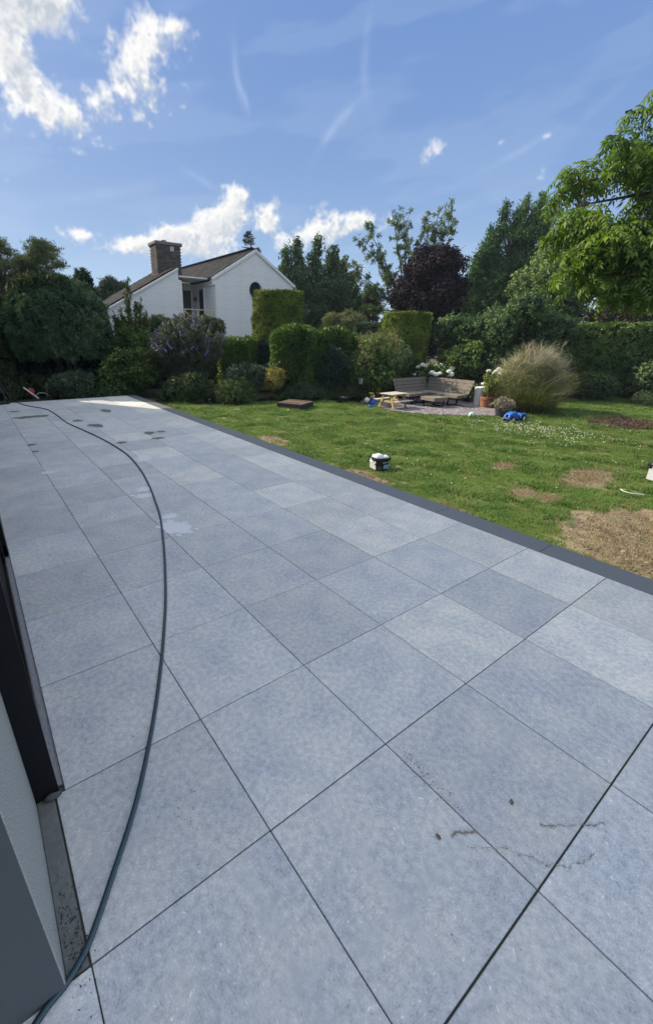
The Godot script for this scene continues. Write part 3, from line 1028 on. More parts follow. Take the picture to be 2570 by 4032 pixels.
func white_house() -> void:
	var h := thing("white_brick_house", "white painted brick house with brown tiled gable roof and round window", "house")
	var bm := brick_maps(70)
	var wb := tri_mat(bm[0], Vector3(1 / 0.88, 1 / 0.56, 1 / 0.88), 0.75, 0.0, true, Color(0.93, 0.93, 0.92))
	wb.heightmap_enabled = true; wb.heightmap_texture = bm[1]; wb.heightmap_scale = 0.06
	var white := mat(Color(0.72, 0.72, 0.71), 0.5)
	M.pantile = pantile()
	M.tilemat = leaf_mat(0.0, 0.85, Color(1, 1, 1), 0.3)
	M.tilemat.backlight_enabled = false
	var Z := -21.5
	# gable wall with a round hole: ring of points round the opening joined to the outline
	var cx := 13.93
	var cy := 4.40
	var rr := 0.43
	var outl := [[11.37, -0.2], [16.5, -0.2], [16.5, 4.78], [13.93, 6.22], [11.37, 4.78]]
	var half1 := [[11.37, -0.2], [cx, -0.2]]
	for i in 13:
		var t := -PI / 2 - PI * i / 12.0
		half1.append([cx + rr * cos(t), cy + rr * sin(t)])
	half1 += [[cx, 6.22], [11.37, 4.78]]
	var half2 := [[16.5, -0.2], [16.5, 4.78], [cx, 6.22]]
	for i in 13:
		var t := PI / 2 - PI * i / 12.0
		half2.append([cx + rr * cos(t), cy + rr * sin(t)])
	half2.append([cx, -0.2])
	var gw := MB.new()
	for hp in [half1, half2]:
		var q: ArrayMesh = wall_poly(hp, Z, 0.28)
		var ar := q.surface_get_arrays(0)
		gw.v.append_array(ar[Mesh.ARRAY_VERTEX]); gw.n.append_array(ar[Mesh.ARRAY_NORMAL]); gw.uv.append_array(ar[Mesh.ARRAY_TEX_UV])
	part(h, "gable_wall", gw.mesh(), wb)
	var win := MB.new()
	for i in 24:
		var a := TAU * i / 24.0
		var c := TAU * (i + 1) / 24.0
		for rq in [[0.405, 0.50, 0.02]]:
			var p0 := Vector3(cx + cos(a) * rq[0], cy + sin(a) * rq[0], Z + rq[2])
			var p1 := Vector3(cx + cos(c) * rq[0], cy + sin(c) * rq[0], Z + rq[2])
			var p2 := Vector3(cx + cos(c) * rq[1], cy + sin(c) * rq[1], Z + rq[2])
			var p3 := Vector3(cx + cos(a) * rq[1], cy + sin(a) * rq[1], Z + rq[2])
			win.quad(p0, p1, p2, p3, Vector3.BACK)
			var bk := Vector3(0, 0, -0.05)
			win.quad(p2, p3, p3 + bk, p2 + bk, p2 - Vector3(cx, cy, p2.z))
			win.quad(p0, p1, p1 + bk, p0 + bk, Vector3(cx, cy, p0.z) - p0)
	var wo := part(h, "round_window", win.mesh(), white)
	var gl := MB.new()
	gl.lathe([Vector2(0, 0), Vector2(0.43, 0)], Vector3(cx, cy, Z - 0.15), 24, Basis(Vector3.RIGHT, PI / 2))
	part(wo, "pane", gl.mesh(), mat(Color(0.015, 0.018, 0.02), 0.3, 0.0, 0.25))
	# side and back walls, closed under the roof
	var sw := MB.new()
	sw.box(Vector3(11.51, 2.27, Z - 5.0), Vector3(0.28, 4.94, 9.4))
	sw.box(Vector3(16.36, 2.27, Z - 5.0), Vector3(0.28, 4.94, 9.4))
	part(h, "side_wall", sw.mesh(), wb)
	part(h, "back_gable", wall_poly(outl, Z - 9.6, 0.28), wb)
	# roof slabs and tiles
	var ridge := Vector3(13.93, 6.2, 0)
	for s in [-1.0, 1.0]:
		var ev := Vector3(13.93 + s * 2.68, 4.70, Z + 0.02)
		var up := Vector3(ridge.x - ev.x, ridge.y - ev.y, 0)
		var lu := up.length()
		up /= lu
		var sl := MB.new()
		var nn := Vector3(s * up.y, absf(up.x), 0)
		sl.bar(ev + up * lu * 0.5 + Vector3(0, 0.0, -0.25), ev + up * lu * 0.5 + Vector3(0, 0.0, -9.9), lu, 0.05, 0.0, nn)
		part(h, "roof", sl.mesh(), mat(Color(0.06, 0.045, 0.04), 0.9))
		roof_tiles(h, ev + Vector3(0, 0.05, -0.06), Vector3(0, 0, -1), up, 9.8, lu, Color(0.026, 0.027, 0.030), Color(0.052, 0.051, 0.055))
		var bb := MB.new()
		bb.bar(ev + Vector3(-s * 0.0, 0.03, 0.02), ev + up * lu + Vector3(0, 0.05, 0.02), 0.05, 0.13, 0.0, nn)
		part(h, "barge_board", bb.mesh(), white)
	var rd := MB.new()
	for i in 28:
		rd.tube([ridge + Vector3(0, 0.06, Z - 0.1 - i * 0.35), ridge + Vector3(0, 0.075, Z - 0.1 - (i + 1) * 0.35)], [0.1, 0.115], 8)
	part(h, "ridge_tiles", rd.mesh(), mat(Color(0.075, 0.055, 0.048), 0.85)).set_meta("kind", "stuff")
	# wing with a sloping top on the left
	part(h, "wing_wall", wall_poly([[4.6, -0.2], [9.62, -0.2], [9.62, 4.55], [9.45, 4.6], [9.45, 5.0], [4.6, 2.42]], Z, 0.28), wb)
	var wu := Vector3(0.88, 0.47, 0).normalized()
	var we := Vector3(4.4, 2.36, Z + 0.0)
	var wsl := MB.new()
	wsl.bar(we + wu * 2.85 + Vector3(0, 0, -0.28), we + wu * 2.85 + Vector3(0, 0, -3.6), 5.7, 0.05, 0.0, Vector3(-wu.y, wu.x, 0))
	part(h, "wing_roof", wsl.mesh(), mat(Color(0.06, 0.045, 0.04), 0.9))
	roof_tiles(h, we + Vector3(0, 0.03, -0.2), Vector3(0, 0, -1), wu, 3.4, 5.7, Color(0.026, 0.027, 0.030), Color(0.052, 0.051, 0.055))
	var wc := MB.new()
	wc.bar(we + wu * 0.2 + Vector3(0, -0.005, 0.03), we + wu * 5.72 + Vector3(0, -0.005, 0.03), 0.07, 0.08, 0.0, Vector3(-wu.y, wu.x, 0))
	part(h, "wing_coping", wc.mesh(), white)
	var wr := MB.new()
	wr.box(Vector3(9.48, 2.2, Z - 1.75), Vector3(0.27, 4.8, 2.9))
	wr.box(Vector3(4.75, 1.1, Z - 1.9), Vector3(0.27, 2.5, 3.2))
	wr.box(Vector3(7.1, 1.1, Z - 3.5), Vector3(4.9, 2.5, 0.25))
	part(h, "wing_side_wall", wr.mesh(), wb)
	# recess with balcony doors
	var zb := -24.06
	var rw := MB.new()
	rw.box(Vector3(10.5, 2.2, zb - 0.15), Vector3(1.75, 4.9, 0.28))
	part(h, "recess_wall", rw.mesh(), wb)
	rw = MB.new()
	rw.box(Vector3(10.5, 4.58, zb + 0.02), Vector3(1.73, 0.3, 0.06))
	rw.box(Vector3(11.345, 4.61, (Z + zb) * 0.5), Vector3(0.045, 0.30, 2.5))
	part(h, "fascia", rw.mesh(), white)
	rw = MB.new()
	rw.box(Vector3(10.5, 4.79, (Z + zb) * 0.5 - 0.2), Vector3(1.72, 0.06, 2.2))
	part(h, "recess_roof", rw.mesh(), white)
	rw = MB.new()
	rw.box(Vector3(10.5, 2.3, (Z + zb) * 0.5), Vector3(1.8, 0.15, 2.5))
	part(h, "balcony_floor", rw.mesh(), white)
	for dq in [[Vector3(10.83, 3.4, zb + 0.03), Vector3(0.95, 2.1, 0.1)], [Vector3(11.34, 3.4, -22.82), Vector3(0.1, 2.1, 0.62)]]:
		var fr := MB.new()
		fr.box(dq[0], dq[1])
		var dn := part(h, "balcony_door", fr.mesh(), white)
		var gs: Vector3 = dq[1]
		var gp: Vector3 = dq[0]
		if gs.z < 0.2: gs = Vector3(gs.x - 0.16, gs.y - 0.16, 0.02); gp.z += 0.045
		else: gs = Vector3(0.02, gs.y - 0.16, gs.z - 0.16); gp.x -= 0.045
		fr = MB.new()
		fr.box(gp, gs)
		part(dn, "pane", fr.mesh(), mat(Color(0.09, 0.085, 0.07) if gs.x > 0.1 else Color(0.025, 0.028, 0.03), 0.1))
	rw = MB.new()
	rw.lathe([Vector2(0, 0.11), Vector2(0.07, 0.08), Vector2(0.09, 0.0), Vector2(0.05, -0.1), Vector2(0, -0.12)], Vector3(11.28, 3.95, -23.55), 12)
	part(h, "wall_lamp", rw.mesh(), mat(Color(0.05, 0.05, 0.05), 0.4))
	var yl := mat(Color(0.62, 0.53, 0.27), 0.6)
	for rq in [[[9.66, 3.31], [11.28, 3.31]], [[9.68, 3.3], [9.68, 2.35]], [[10.4, 3.3], [10.4, 2.35]], [[11.2, 3.3], [11.2, 2.35]], [[9.72, 3.24], [10.38, 2.45]], [[11.1, 3.24], [10.44, 2.45]]]:
		rw = MB.new()
		rw.bar(Vector3(rq[0][0], rq[0][1], Z - 0.04), Vector3(rq[1][0], rq[1][1], Z - 0.04), 0.04, 0.05, 0.0, Vector3.BACK)
		part(h, "balcony_rail", rw.mesh(), yl)
	# gutter and downpipe
	rw = MB.new()
	rw.tube([Vector3(11.33, 4.66, Z + 0.04), Vector3(11.33, 4.6, Z - 2.4)], [0.05], 8)
	rw.box(Vector3(11.36, 4.56, Z + 0.05), Vector3(0.2, 0.14, 0.09))
	rw.tube([Vector3(11.43, 4.5, Z + 0.06), Vector3(11.43, 1.5, Z + 0.06)], [0.042], 8)
	part(h, "drainpipe", rw.mesh(), white)
	rw = MB.new()
	rw.box(Vector3(13.93, 1.87, Z + 0.05), Vector3(5.1, 0.05, 0.1))
	part(h, "ledge", rw.mesh(), white)
	rw = MB.new()
	rw.tube([Vector3(16.62, 4.66, Z + 0.05), Vector3(16.62, 4.45, Z + 0.05), Vector3(16.62, 1.2, Z + 0.05)], [0.06, 0.05, 0.045], 8)
	part(h, "rain_pipe", rw.mesh(), mat(Color(0.3, 0.3, 0.3), 0.5))
	# chimney of single bricks
	var ch := part(h, "chimney", (func() -> ArrayMesh:
		var b := MB.new()
		b.box(Vector3(9.5, 5.0, -23.0), Vector3(1.16, 2.4, 0.76))
		return b.mesh()).call(), mat(Color(0.10, 0.095, 0.09), 0.95))
	var bk := MB.new()
	bk.box(Vector3.ZERO, Vector3(0.2, 0.058, 0.1), Basis(), 0.006)
	var buf := PackedFloat32Array()
	var cnt := 0
	rng.seed = 75
	for r in 34:
		var y := 3.95 + r * 0.068
		for f in 4:
			var n := 6 if f < 2 else 4
			for i in n:
				var u := (i + 0.5 - n * 0.5) * 0.2 + (0.05 if r % 2 else -0.05)
				var p := Vector3(9.5 + u, y, -22.6 if f == 0 else -23.4)
				var ry := 0.0
				if f >= 2:
					p = Vector3(8.9 if f == 2 else 10.1, y, -23.0 + u); ry = PI / 2
				var w := rng.randf_range(0.6, 1.3)
				var c := cos(ry)
				var s := sin(ry)
				buf.append_array(PackedFloat32Array([c, 0, s, p.x, 0, 1, 0, p.y, -s, 0, c, p.z, 0.105 * w, 0.093 * w, 0.082 * w, 1]))
				cnt += 1
	multi(ch, "chimney_bricks", bk.mesh(), M.tilemat, cnt, buf)
	rw = MB.new()
	rw.box(Vector3(9.5, 6.24, -23.0), Vector3(1.42, 0.14, 1.02), Basis(), 0.02)
	rw.box(Vector3(9.35, 6.34, -22.8), Vector3(0.22, 0.12, 0.22), Basis(), 0.02)
	rw.box(Vector3(9.85, 6.33, -23.2), Vector3(0.2, 0.1, 0.22), Basis(), 0.02)
	part(ch, "cap", rw.mesh(), mat(Color(0.16, 0.15, 0.13), 0.95))
	rw = MB.new()
	rw.box(Vector3(9.66, 6.03, -22.53), Vector3(0.2, 0.2, 0.02))
	for i in 4:
		rw.box(Vector3(9.66, 5.965 + i * 0.042, -22.515), Vector3(0.16, 0.018, 0.02))
	part(ch, "vent", rw.mesh(), mat(Color(0.5, 0.5, 0.48), 0.6))
	rw = MB.new()
	rw.tube([Vector3(10.25, 5.0, -23.3), Vector3(10.25, 5.62, -23.3)], [0.07], 8)
	rw.lathe([Vector2(0.13, 0.0), Vector2(0.0, 0.1)], Vector3(10.25, 5.64, -23.3), 10)
	part(h, "flue", rw.mesh(), mat(Color(0.35, 0.36, 0.37), 0.4, 0.6))

# ------------------------------------------------------------------ trees
func tree(called: String, label: String, base: Vector3, th: float, tr: float, blobs: Array, mesh: Mesh, m: Material, n: int, s0: float, s1: float, ca: Color, cb: Color, corek := 0.7, every := 1, up := 0.3, depth := 0.4) -> Node3D:
	var t := thing(called, label, "tree", base)
	var loc := []
	for b in blobs: loc.append([b[0] - base, b[1]])
	limbs(t, Vector3.ZERO, Vector3(0, th, 0), tr, loc, every)
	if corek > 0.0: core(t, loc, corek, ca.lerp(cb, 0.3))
	leaves(t, "crown", mesh, m, n, blob_sampler(loc, depth, 0.3, -0.9, 0.16), s0, s1, ca, cb, up)
	return t

func trees() -> void:
	# feathery tree on the far left
	var bl := []
	rng.seed = 101
	for i in 70:
		var y := rng.randf_range(3.2, 6.6)
		var wd := 3.4 * (1.0 - 0.35 * absf(y - 4.6) / 2.0)
		bl.append([Vector3(3.0 + rng.randf_range(-1, 1) * wd, y, -29.8 + rng.randf_range(-1, 1) * 2.0), Vector3(rng.randf_range(0.4, 0.85), rng.randf_range(0.16, 0.38), rng.randf_range(0.4, 0.8))])
	for i in 10:
		bl.append([Vector3(0.5 + rng.randf_range(-2.4, 2.6), rng.randf_range(2.4, 5.6), -30.5 + rng.randf_range(-1, 1)), Vector3(0.9, 0.7, 0.9)])
	tree("spreading_tree", "dark feathery tree with flat spreading boughs behind the dome shaped yew", Vector3(2.6, LAWN, -29.9), 5.6, 0.24, bl, CL.tiny, M.dull, 12000, 0.9, 1.7, Color(0.035, 0.055, 0.022), Color(0.09, 0.11, 0.045), 0.25, 1, 0.3, 0.9)
	bl = crown_blobs(Vector3(-4.6, 5.6, -26.5), Vector3(3.4, 3.0, 3.0), 26, 0.9, 1.5, 102, -0.8)  # unseen tree, added so that its shade falls on the far terrace
	tree("added_shade_tree", "unseen broad tree added left of the feathery tree to shade the far terrace", Vector3(-4.6, LAWN, -26.5), 5.5, 0.25, bl, CL.broad[0], M.dull, 4500, 1.5, 2.5, Color(0.025, 0.045, 0.02), Color(0.06, 0.08, 0.035), 0.6)
	# small trees far between yew and house
	bl = crown_blobs(Vector3(9.9, 4.6, -33.6), Vector3(1.7, 1.4, 1.2), 14, 0.35, 0.6, 103)
	tree("garden_tree", "small dark tree far behind, left of the white house wing", Vector3(9.9, LAWN, -33.6), 4.2, 0.12, bl, CL.tiny, M.dull, 2400, 1.6, 2.6, Color(0.018, 0.034, 0.02), Color(0.04, 0.06, 0.03), 0.5)
	# dark tree right of the house, several upright tops
	bl = []
	rng.seed = 105
	for s in [[17.7, 6.7, -23.4], [18.4, 7.2, -23.1], [19.3, 7.45, -22.6], [19.9, 7.0, -22.6], [20.6, 6.6, -22.2], [21.3, 6.5, -22.0], [21.7, 5.6, -21.6], [17.2, 5.9, -23.4]]:
		for k in 7:
			var f := k / 6.0
			bl.append([Vector3(s[0], s[1] - 0.25 - f * 4.2, s[2]) + Vector3(rng.randf_range(-0.3, 0.3), 0, rng.randf_range(-0.3, 0.3)), Vector3(0.3 + 0.68 * f, 0.55, 0.3 + 0.68 * f)])
	bl += crown_blobs(Vector3(19.7, 4.0, -22.7), Vector3(2.5, 1.9, 1.5), 26, 0.5, 0.9, 106, -0.9)
	tree("upright_tree", "big dark green tree with several upright tops beside the white gable", Vector3(19.4, LAWN, -22.8), 5.5, 0.22, bl, CL.broad[0], M.leaf, 11000, 1.0, 1.7, Color(0.026, 0.05, 0.022), Color(0.065, 0.10, 0.042), 0.5)
	# half bare spruce top
	var sp := thing("spruce_tree", "half bare spruce with thin dark top showing over the gable ridge", "tree", Vector3(24.06, LAWN, -38.0))
	var b := MB.new()
	b.tube([Vector3(0, -0.1, 0), Vector3(0, 6, 0), Vector3(0.05, 11.2, 0)], [0.22, 0.14, 0.02], 8)
	part(sp, "trunk", b.mesh(), M.bark)
	b = MB.new()
	rng.seed = 107
	bl = []
	for i in 90:
		var y := rng.randf_range(5.0, 10.9)
		var l := (11.2 - y) * 0.34 + 0.3
		var t := rng.randf() * TAU
		var e := Vector3(cos(t) * l, y + l * 0.1, sin(t) * l)
		b.tube([Vector3(0, y, 0), e * Vector3(0.6, 1, 0.6) - Vector3(0, 0.06, 0), e], [0.055, 0.045, 0.02], 5, false)
		if y < 7.6 or rng.randf() < 0.3: bl.append([e * Vector3(0.8, 1, 0.8), Vector3(0.3, 0.14, 0.3)])
	part(sp, "limbs", b.mesh(), M.bark)
	leaves(sp, "crown", CL.fine, M.dull, 800, blob_sampler(bl, 0.9), 1.6, 2.6, Color(0.015, 0.025, 0.017), Color(0.03, 0.045, 0.028))
	# olive green small tree in front of it
	bl = crown_blobs(Vector3(16.6, 2.4, -17.3), Vector3(1.2, 1.15, 0.9), 16, 0.3, 0.5, 109)
	tree("olive_green_tree", "low olive green bushy tree above the clipped laurels", Vector3(16.6, LAWN, -17.3), 2.0, 0.09, bl, CL.tiny, M.leaf, 3600, 1.0, 1.8, Color(0.045, 0.06, 0.025), Color(0.11, 0.115, 0.05), 0.6)
	# sparse cherry behind the purple tree: limbs fanning out with leaf tufts along them
	var cherry := thing("sparse_tree", "sparse light green tree with long open branches rising behind the purple tree", "tree", Vector3(20.9, LAWN, -16.8))
	b = MB.new()
	b.tube([Vector3(0, -0.1, 0), Vector3(-0.05, 2.0, 0), Vector3(0, 4.2, 0)], [0.2, 0.15, 0.11], 8)
	part(cherry, "trunk", b.mesh(), M.bark)
	b = MB.new()
	rng.seed = 111
	bl = []
	var ax := Vector3(0.72, 0, 0.69) # across the view
	for q in [[-3.0, 5.9], [-2.65, 6.9], [-2.3, 7.5], [-2.75, 5.3], [-1.2, 7.9], [-0.75, 8.1], [-0.4, 7.2], [0.3, 7.9], [0.9, 8.3], [1.4, 8.3], [1.75, 7.8], [1.2, 7.3], [2.3, 6.7], [2.6, 6.0], [-1.7, 6.0], [0.2, 6.6], [-2.2, 4.6], [-2.0, 3.7], [-1.2, 5.2], [2.3, 5.3], [2.7, 4.6]]:
		var s := Vector3(0, rng.randf_range(2.6, 4.1), 0)
		var e: Vector3 = ax * q[0] * 1.12 + Vector3(0, q[1], 0) + Vector3(-0.69, 0, 0.72) * rng.randf_range(-0.8, 0.8)
		var w: Vector3 = s.lerp(e, 0.5) + ax * -q[0] * 0.06 + Vector3(0, rng.randf_range(-0.2, 0.25), 0)
		b.tube([s, w, e], [0.05, 0.03, 0.008], 6, false)
		for k in 24:
			var f := 0.32 + 0.68 * sqrt(rng.randf())
			var p: Vector3 = s.lerp(w, f * 2.0) if f < 0.5 else w.lerp(e, f * 2.0 - 1.0)
			var tp: Vector3 = p + rdir() * rng.randf_range(0.08, 0.42) + Vector3(0, 0.06, 0)
			b.tube([p, tp], [0.014, 0.005], 4, false)
			bl.append([tp, Vector3(0.12, 0.1, 0.12)])
	part(cherry, "limbs", b.mesh(), M.bark)
	leaves(cherry, "crown", CL.narrow, M.leaf, 2600, blob_sampler(bl, 0.9), 0.6, 1.1, Color(0.05, 0.085, 0.035), Color(0.11, 0.15, 0.06))
	# purple beech
	bl = crown_blobs(Vector3(19.95, 4.1, -14.9), Vector3(1.7, 2.3, 1.5), 46, 0.42, 0.8, 113, -0.95)
	bl += crown_blobs(Vector3(20.55, 5.5, -14.5), Vector3(0.9, 0.9, 0.8), 12, 0.35, 0.6, 114)
	bl.append([Vector3(20.0, 2.0, -14.9), Vector3(1.2, 1.0, 1.0)])
	tree("purple_leaved_tree", "dark purple leaved tree with dense round crown", Vector3(20.1, LAWN, -14.9), 4.0, 0.16, bl, CL.broad[1], leaf_mat(0.35, 0.6, Color(1, 0.5, 0.45), 0.25), 9500, 0.7, 1.3, Color(0.006, 0.005, 0.007), Color(0.016, 0.010, 0.0135), 0.6)
	bl = crown_blobs(Vector3(23.4, 3.7, -21.9), Vector3(0.7, 1.4, 0.7), 14, 0.3, 0.5, 116)
	tree("slim_purple_tree", "slim reddish purple tree far behind between two green trees", Vector3(23.4, LAWN, -21.9), 3.6, 0.08, bl, CL.tiny, leaf_mat(0.35, 0.6, Color(1, 0.6, 0.5)), 1700, 1.3, 2.0, Color(0.022, 0.014, 0.018), Color(0.05, 0.03, 0.03), 0.5)
	# tall hornbeam with two pointed tops
	bl = []
	rng.seed = 118
	for s in [[27.2, 9.0, -15.8, 1.0], [27.9, 9.4, -15.3, 1.1], [28.4, 9.45, -14.8, 1.0], [29.2, 9.0, -14.2, 1.0], [29.7, 8.3, -13.8, 0.9], [26.7, 7.8, -16.2, 1.0], [26.2, 6.6, -16.5, 1.0], [28.0, 8.0, -14.8, 1.3], [25.7, 5.2, -16.6, 0.9], [27.0, 6.2, -15.3, 1.2]]:
		for k in 9:
			var f := k / 8.0
			var r: float = (0.25 + 0.5 * sqrt(f)) * s[3]
			bl.append([Vector3(s[0], s[1] - 0.3 - f * 6.0, s[2]) + Vector3(rng.randf_range(-0.25, 0.25), 0, rng.randf_range(-0.25, 0.25)), Vector3(r, 0.62, r)])
	tree("hornbeam_tree", "tall dark green hornbeam with twin pointed tops against the sky", Vector3(28.0, LAWN, -15.1), 7.0, 0.25, bl, CL.tiny, M.leaf, 14500, 1.4, 2.4, Color(0.024, 0.055, 0.017), Color(0.058, 0.105, 0.03), 0.6)
	# mid green tree before it
	bl = crown_blobs(Vector3(25.9, 4.4, -11.4), Vector3(2.1, 3.1, 1.8), 44, 0.5, 0.95, 120, -0.95)
	tree("mid_green_tree", "mid green broad tree between the hornbeam and the walnut boughs", Vector3(25.8, LAWN, -11.4), 4.6, 0.2, bl, CL.broad[0], M.leaf, 9500, 0.8, 1.5, Color(0.038, 0.068, 0.024), Color(0.10, 0.135, 0.045), 0.6)
	bl = []
	for k in 12:
		var f := k / 11.0
		bl.append([Vector3(31.1, 9.5 - f * 5.6, -13.6) + rdir() * 0.15, Vector3(0.16 + 0.9 * f, 0.45, 0.16 + 0.9 * f)])
	tree("pointed_tree", "pointed greyish treetop left of the walnut leaves", Vector3(31.1, LAWN, -13.6), 8.0, 0.14, bl, CL.tiny, M.leaf, 1900, 1.5, 2.4, Color(0.04, 0.05, 0.03), Color(0.10, 0.10, 0.06), 0.5)
	bl = crown_blobs(Vector3(30.7, 3.6, -8.2), Vector3(3.4, 2.5, 2.4), 30, 0.7, 1.2, 122, -0.9)
	tree("shady_tree", "dark green tree far behind the clipped hedge on the right", Vector3(30.7, LAWN, -8.2), 3.6, 0.2, bl, CL.broad[1], M.leaf, 5500, 1.2, 2.0, Color(0.022, 0.04, 0.018), Color(0.055, 0.075, 0.03), 0.7)
	bl = crown_blobs(Vector3(32.5, 4.2, -3.2), Vector3(3.0, 2.8, 2.6), 24, 0.8, 1.3, 123, -0.9)
	tree("round_shady_tree", "rounded dark tree behind the hedge at the right edge", Vector3(32.5, LAWN, -3.2), 3.6, 0.2, bl, CL.broad[1], M.leaf, 4500, 1.2, 2.0, Color(0.022, 0.04, 0.018), Color(0.055, 0.075, 0.03), 0.7)
	walnut()

# big walnut whose boughs hang into the picture from the right
func walnut() -> void:
	var base := Vector3(15.2, LAWN, -0.2)
	var t := thing("walnut_tree", "large walnut tree with drooping bright green boughs hanging in from the right", "tree", base)
	var b := MB.new()
	b.tube([Vector3(0, -0.1, 0), Vector3(0.05, 1.2, 0), Vector3(-0.1, 3.0, -0.1), Vector3(-0.3, 6.0, -0.2)], [0.34, 0.26, 0.22, 0.12], 10)
	part(t, "trunk", b.mesh(), M.bark)
	rng.seed = 130
	var l := MB.new()
	var bl := []
	# boughs: start height on the trunk and tip
	for q in [[4.2, 9.9, 4.0, -3.5], [3.6, 10.0, 3.4, -3.2], [3.6, 9.17, 3.58, -3.95], [3.2, 9.37, 3.23, -3.80], [3.9, 9.62, 3.60, -3.85], [4.6, 9.77, 4.75, -4.35], [4.4, 9.62, 4.35, -4.20], [4.9, 10.07, 5.15, -4.15], [5.3, 10.37, 5.75, -4.05], [5.6, 10.72, 6.10, -3.70], [3.0, 10.07, 3.00, -3.30], [4.2, 9.67, 3.95, -3.90], [3.8, 9.97, 3.70, -3.25], [3.4, 10.27, 3.58, -2.85], [4.6, 10.42, 4.70, -3.35], [3.2, 9.87, 3.43, -3.20], [3.1, 9.72, 3.13, -3.45], [5.0, 10.82, 5.40, -3.40], [4.0, 10.62, 4.20, -2.90], [3.3, 10.72, 3.48, -2.50], [5.8, 11.62, 6.90, -3.00], [5.2, 11.42, 5.90, -2.50], [4.4, 11.32, 4.60, -2.20], [3.6, 11.32, 3.50, -2.00], [6.0, 12.82, 7.60, -2.00], [5.0, 12.22, 5.80, -1.40], [4.0, 12.22, 4.20, -1.00], [5.6, 15.02, 8.30, -0.60], [4.4, 14.02, 6.20, 2.20], [4.0, 17.22, 5.20, 1.40], [4.8, 17.42, 7.00, -1.20], [4.2, 15.82, 5.60, -3.40]]:
		var s := Vector3(-0.1, q[0] * 0.72, -0.1)
		var e := Vector3(q[1], q[2], q[3]) - base
		var w := s.lerp(e, 0.5) + Vector3(0, 0.28 * s.distance_to(e) * 0.5, 0)
		l.tube([s, s.lerp(w, 0.5) + Vector3(0, 0.1, 0), w, w.lerp(e, 0.6) + Vector3(0, 0.1, 0), e], [0.1, 0.08, 0.055, 0.035, 0.012], 7, false)
		for k in 22:
			var f := rng.randf_range(0.42, 1.03)
			var p: Vector3 = s.lerp(w, f * 2.0) if f < 0.5 else w.lerp(e, f * 2.0 - 1.0)
			var tp: Vector3 = p + rdir() * Vector3(1.0, 0.55, 1.0) * rng.randf_range(0.15, 0.62) * (0.5 + 0.5 * f) - Vector3(0, 0.05, 0)
			l.tube([p, p.lerp(tp, 0.5) + Vector3(0, 0.06, 0), tp], [0.02, 0.012, 0.006], 5, false)
			bl.append([tp, Vector3(0.26, 0.2, 0.26)])
	part(t, "limbs", l.mesh(), M.bark)
	leaves(t, "crown", CL.walnut, M.bright, 7800, blob_sampler(bl, 0.95, 0.25), 0.48, 0.9, Color(0.08, 0.15, 0.024), Color(0.21, 0.30, 0.062), 1.1, 2.2)

# ------------------------------------------------------------------ clipped hedges
func clipped_block(called: String, label: String, c: Vector3, h: Vector3, turn: float, mesh: Mesh, m: Material, n: int, s0: float, s1: float, ca: Color, cb: Color, e := 0.2, rough := 0.08, depth := 0.14) -> void:
	var t := thing(called, label, "hedge", Vector3(c.x, LAWN, c.z), turn)
	var cc := Vector3(0, c.y - LAWN, 0)
	var b := MB.new()
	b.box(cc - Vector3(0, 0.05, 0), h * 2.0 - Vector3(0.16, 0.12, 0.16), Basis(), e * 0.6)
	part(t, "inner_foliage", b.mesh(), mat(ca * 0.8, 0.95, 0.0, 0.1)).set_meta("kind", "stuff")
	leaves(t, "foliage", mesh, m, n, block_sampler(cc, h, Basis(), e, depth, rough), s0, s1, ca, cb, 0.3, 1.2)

func clipped_column(called: String, label: String, base: Vector3, r: float, h: float, n: int, ca: Color, cb: Color, taper := 0.03) -> void:
	var t := thing(called, label, "hedge", base)
	var b := MB.new()
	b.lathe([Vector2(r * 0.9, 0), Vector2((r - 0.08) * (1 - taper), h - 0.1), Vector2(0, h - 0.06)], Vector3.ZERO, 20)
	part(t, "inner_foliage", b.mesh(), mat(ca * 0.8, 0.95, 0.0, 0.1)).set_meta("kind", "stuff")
	leaves(t, "foliage", CL.spray, M.dull, n, cylinder_sampler(Vector3.ZERO, r, h, 0.1, 0.09, taper), 0.8, 1.5, ca, cb, 0.25, 1.6)

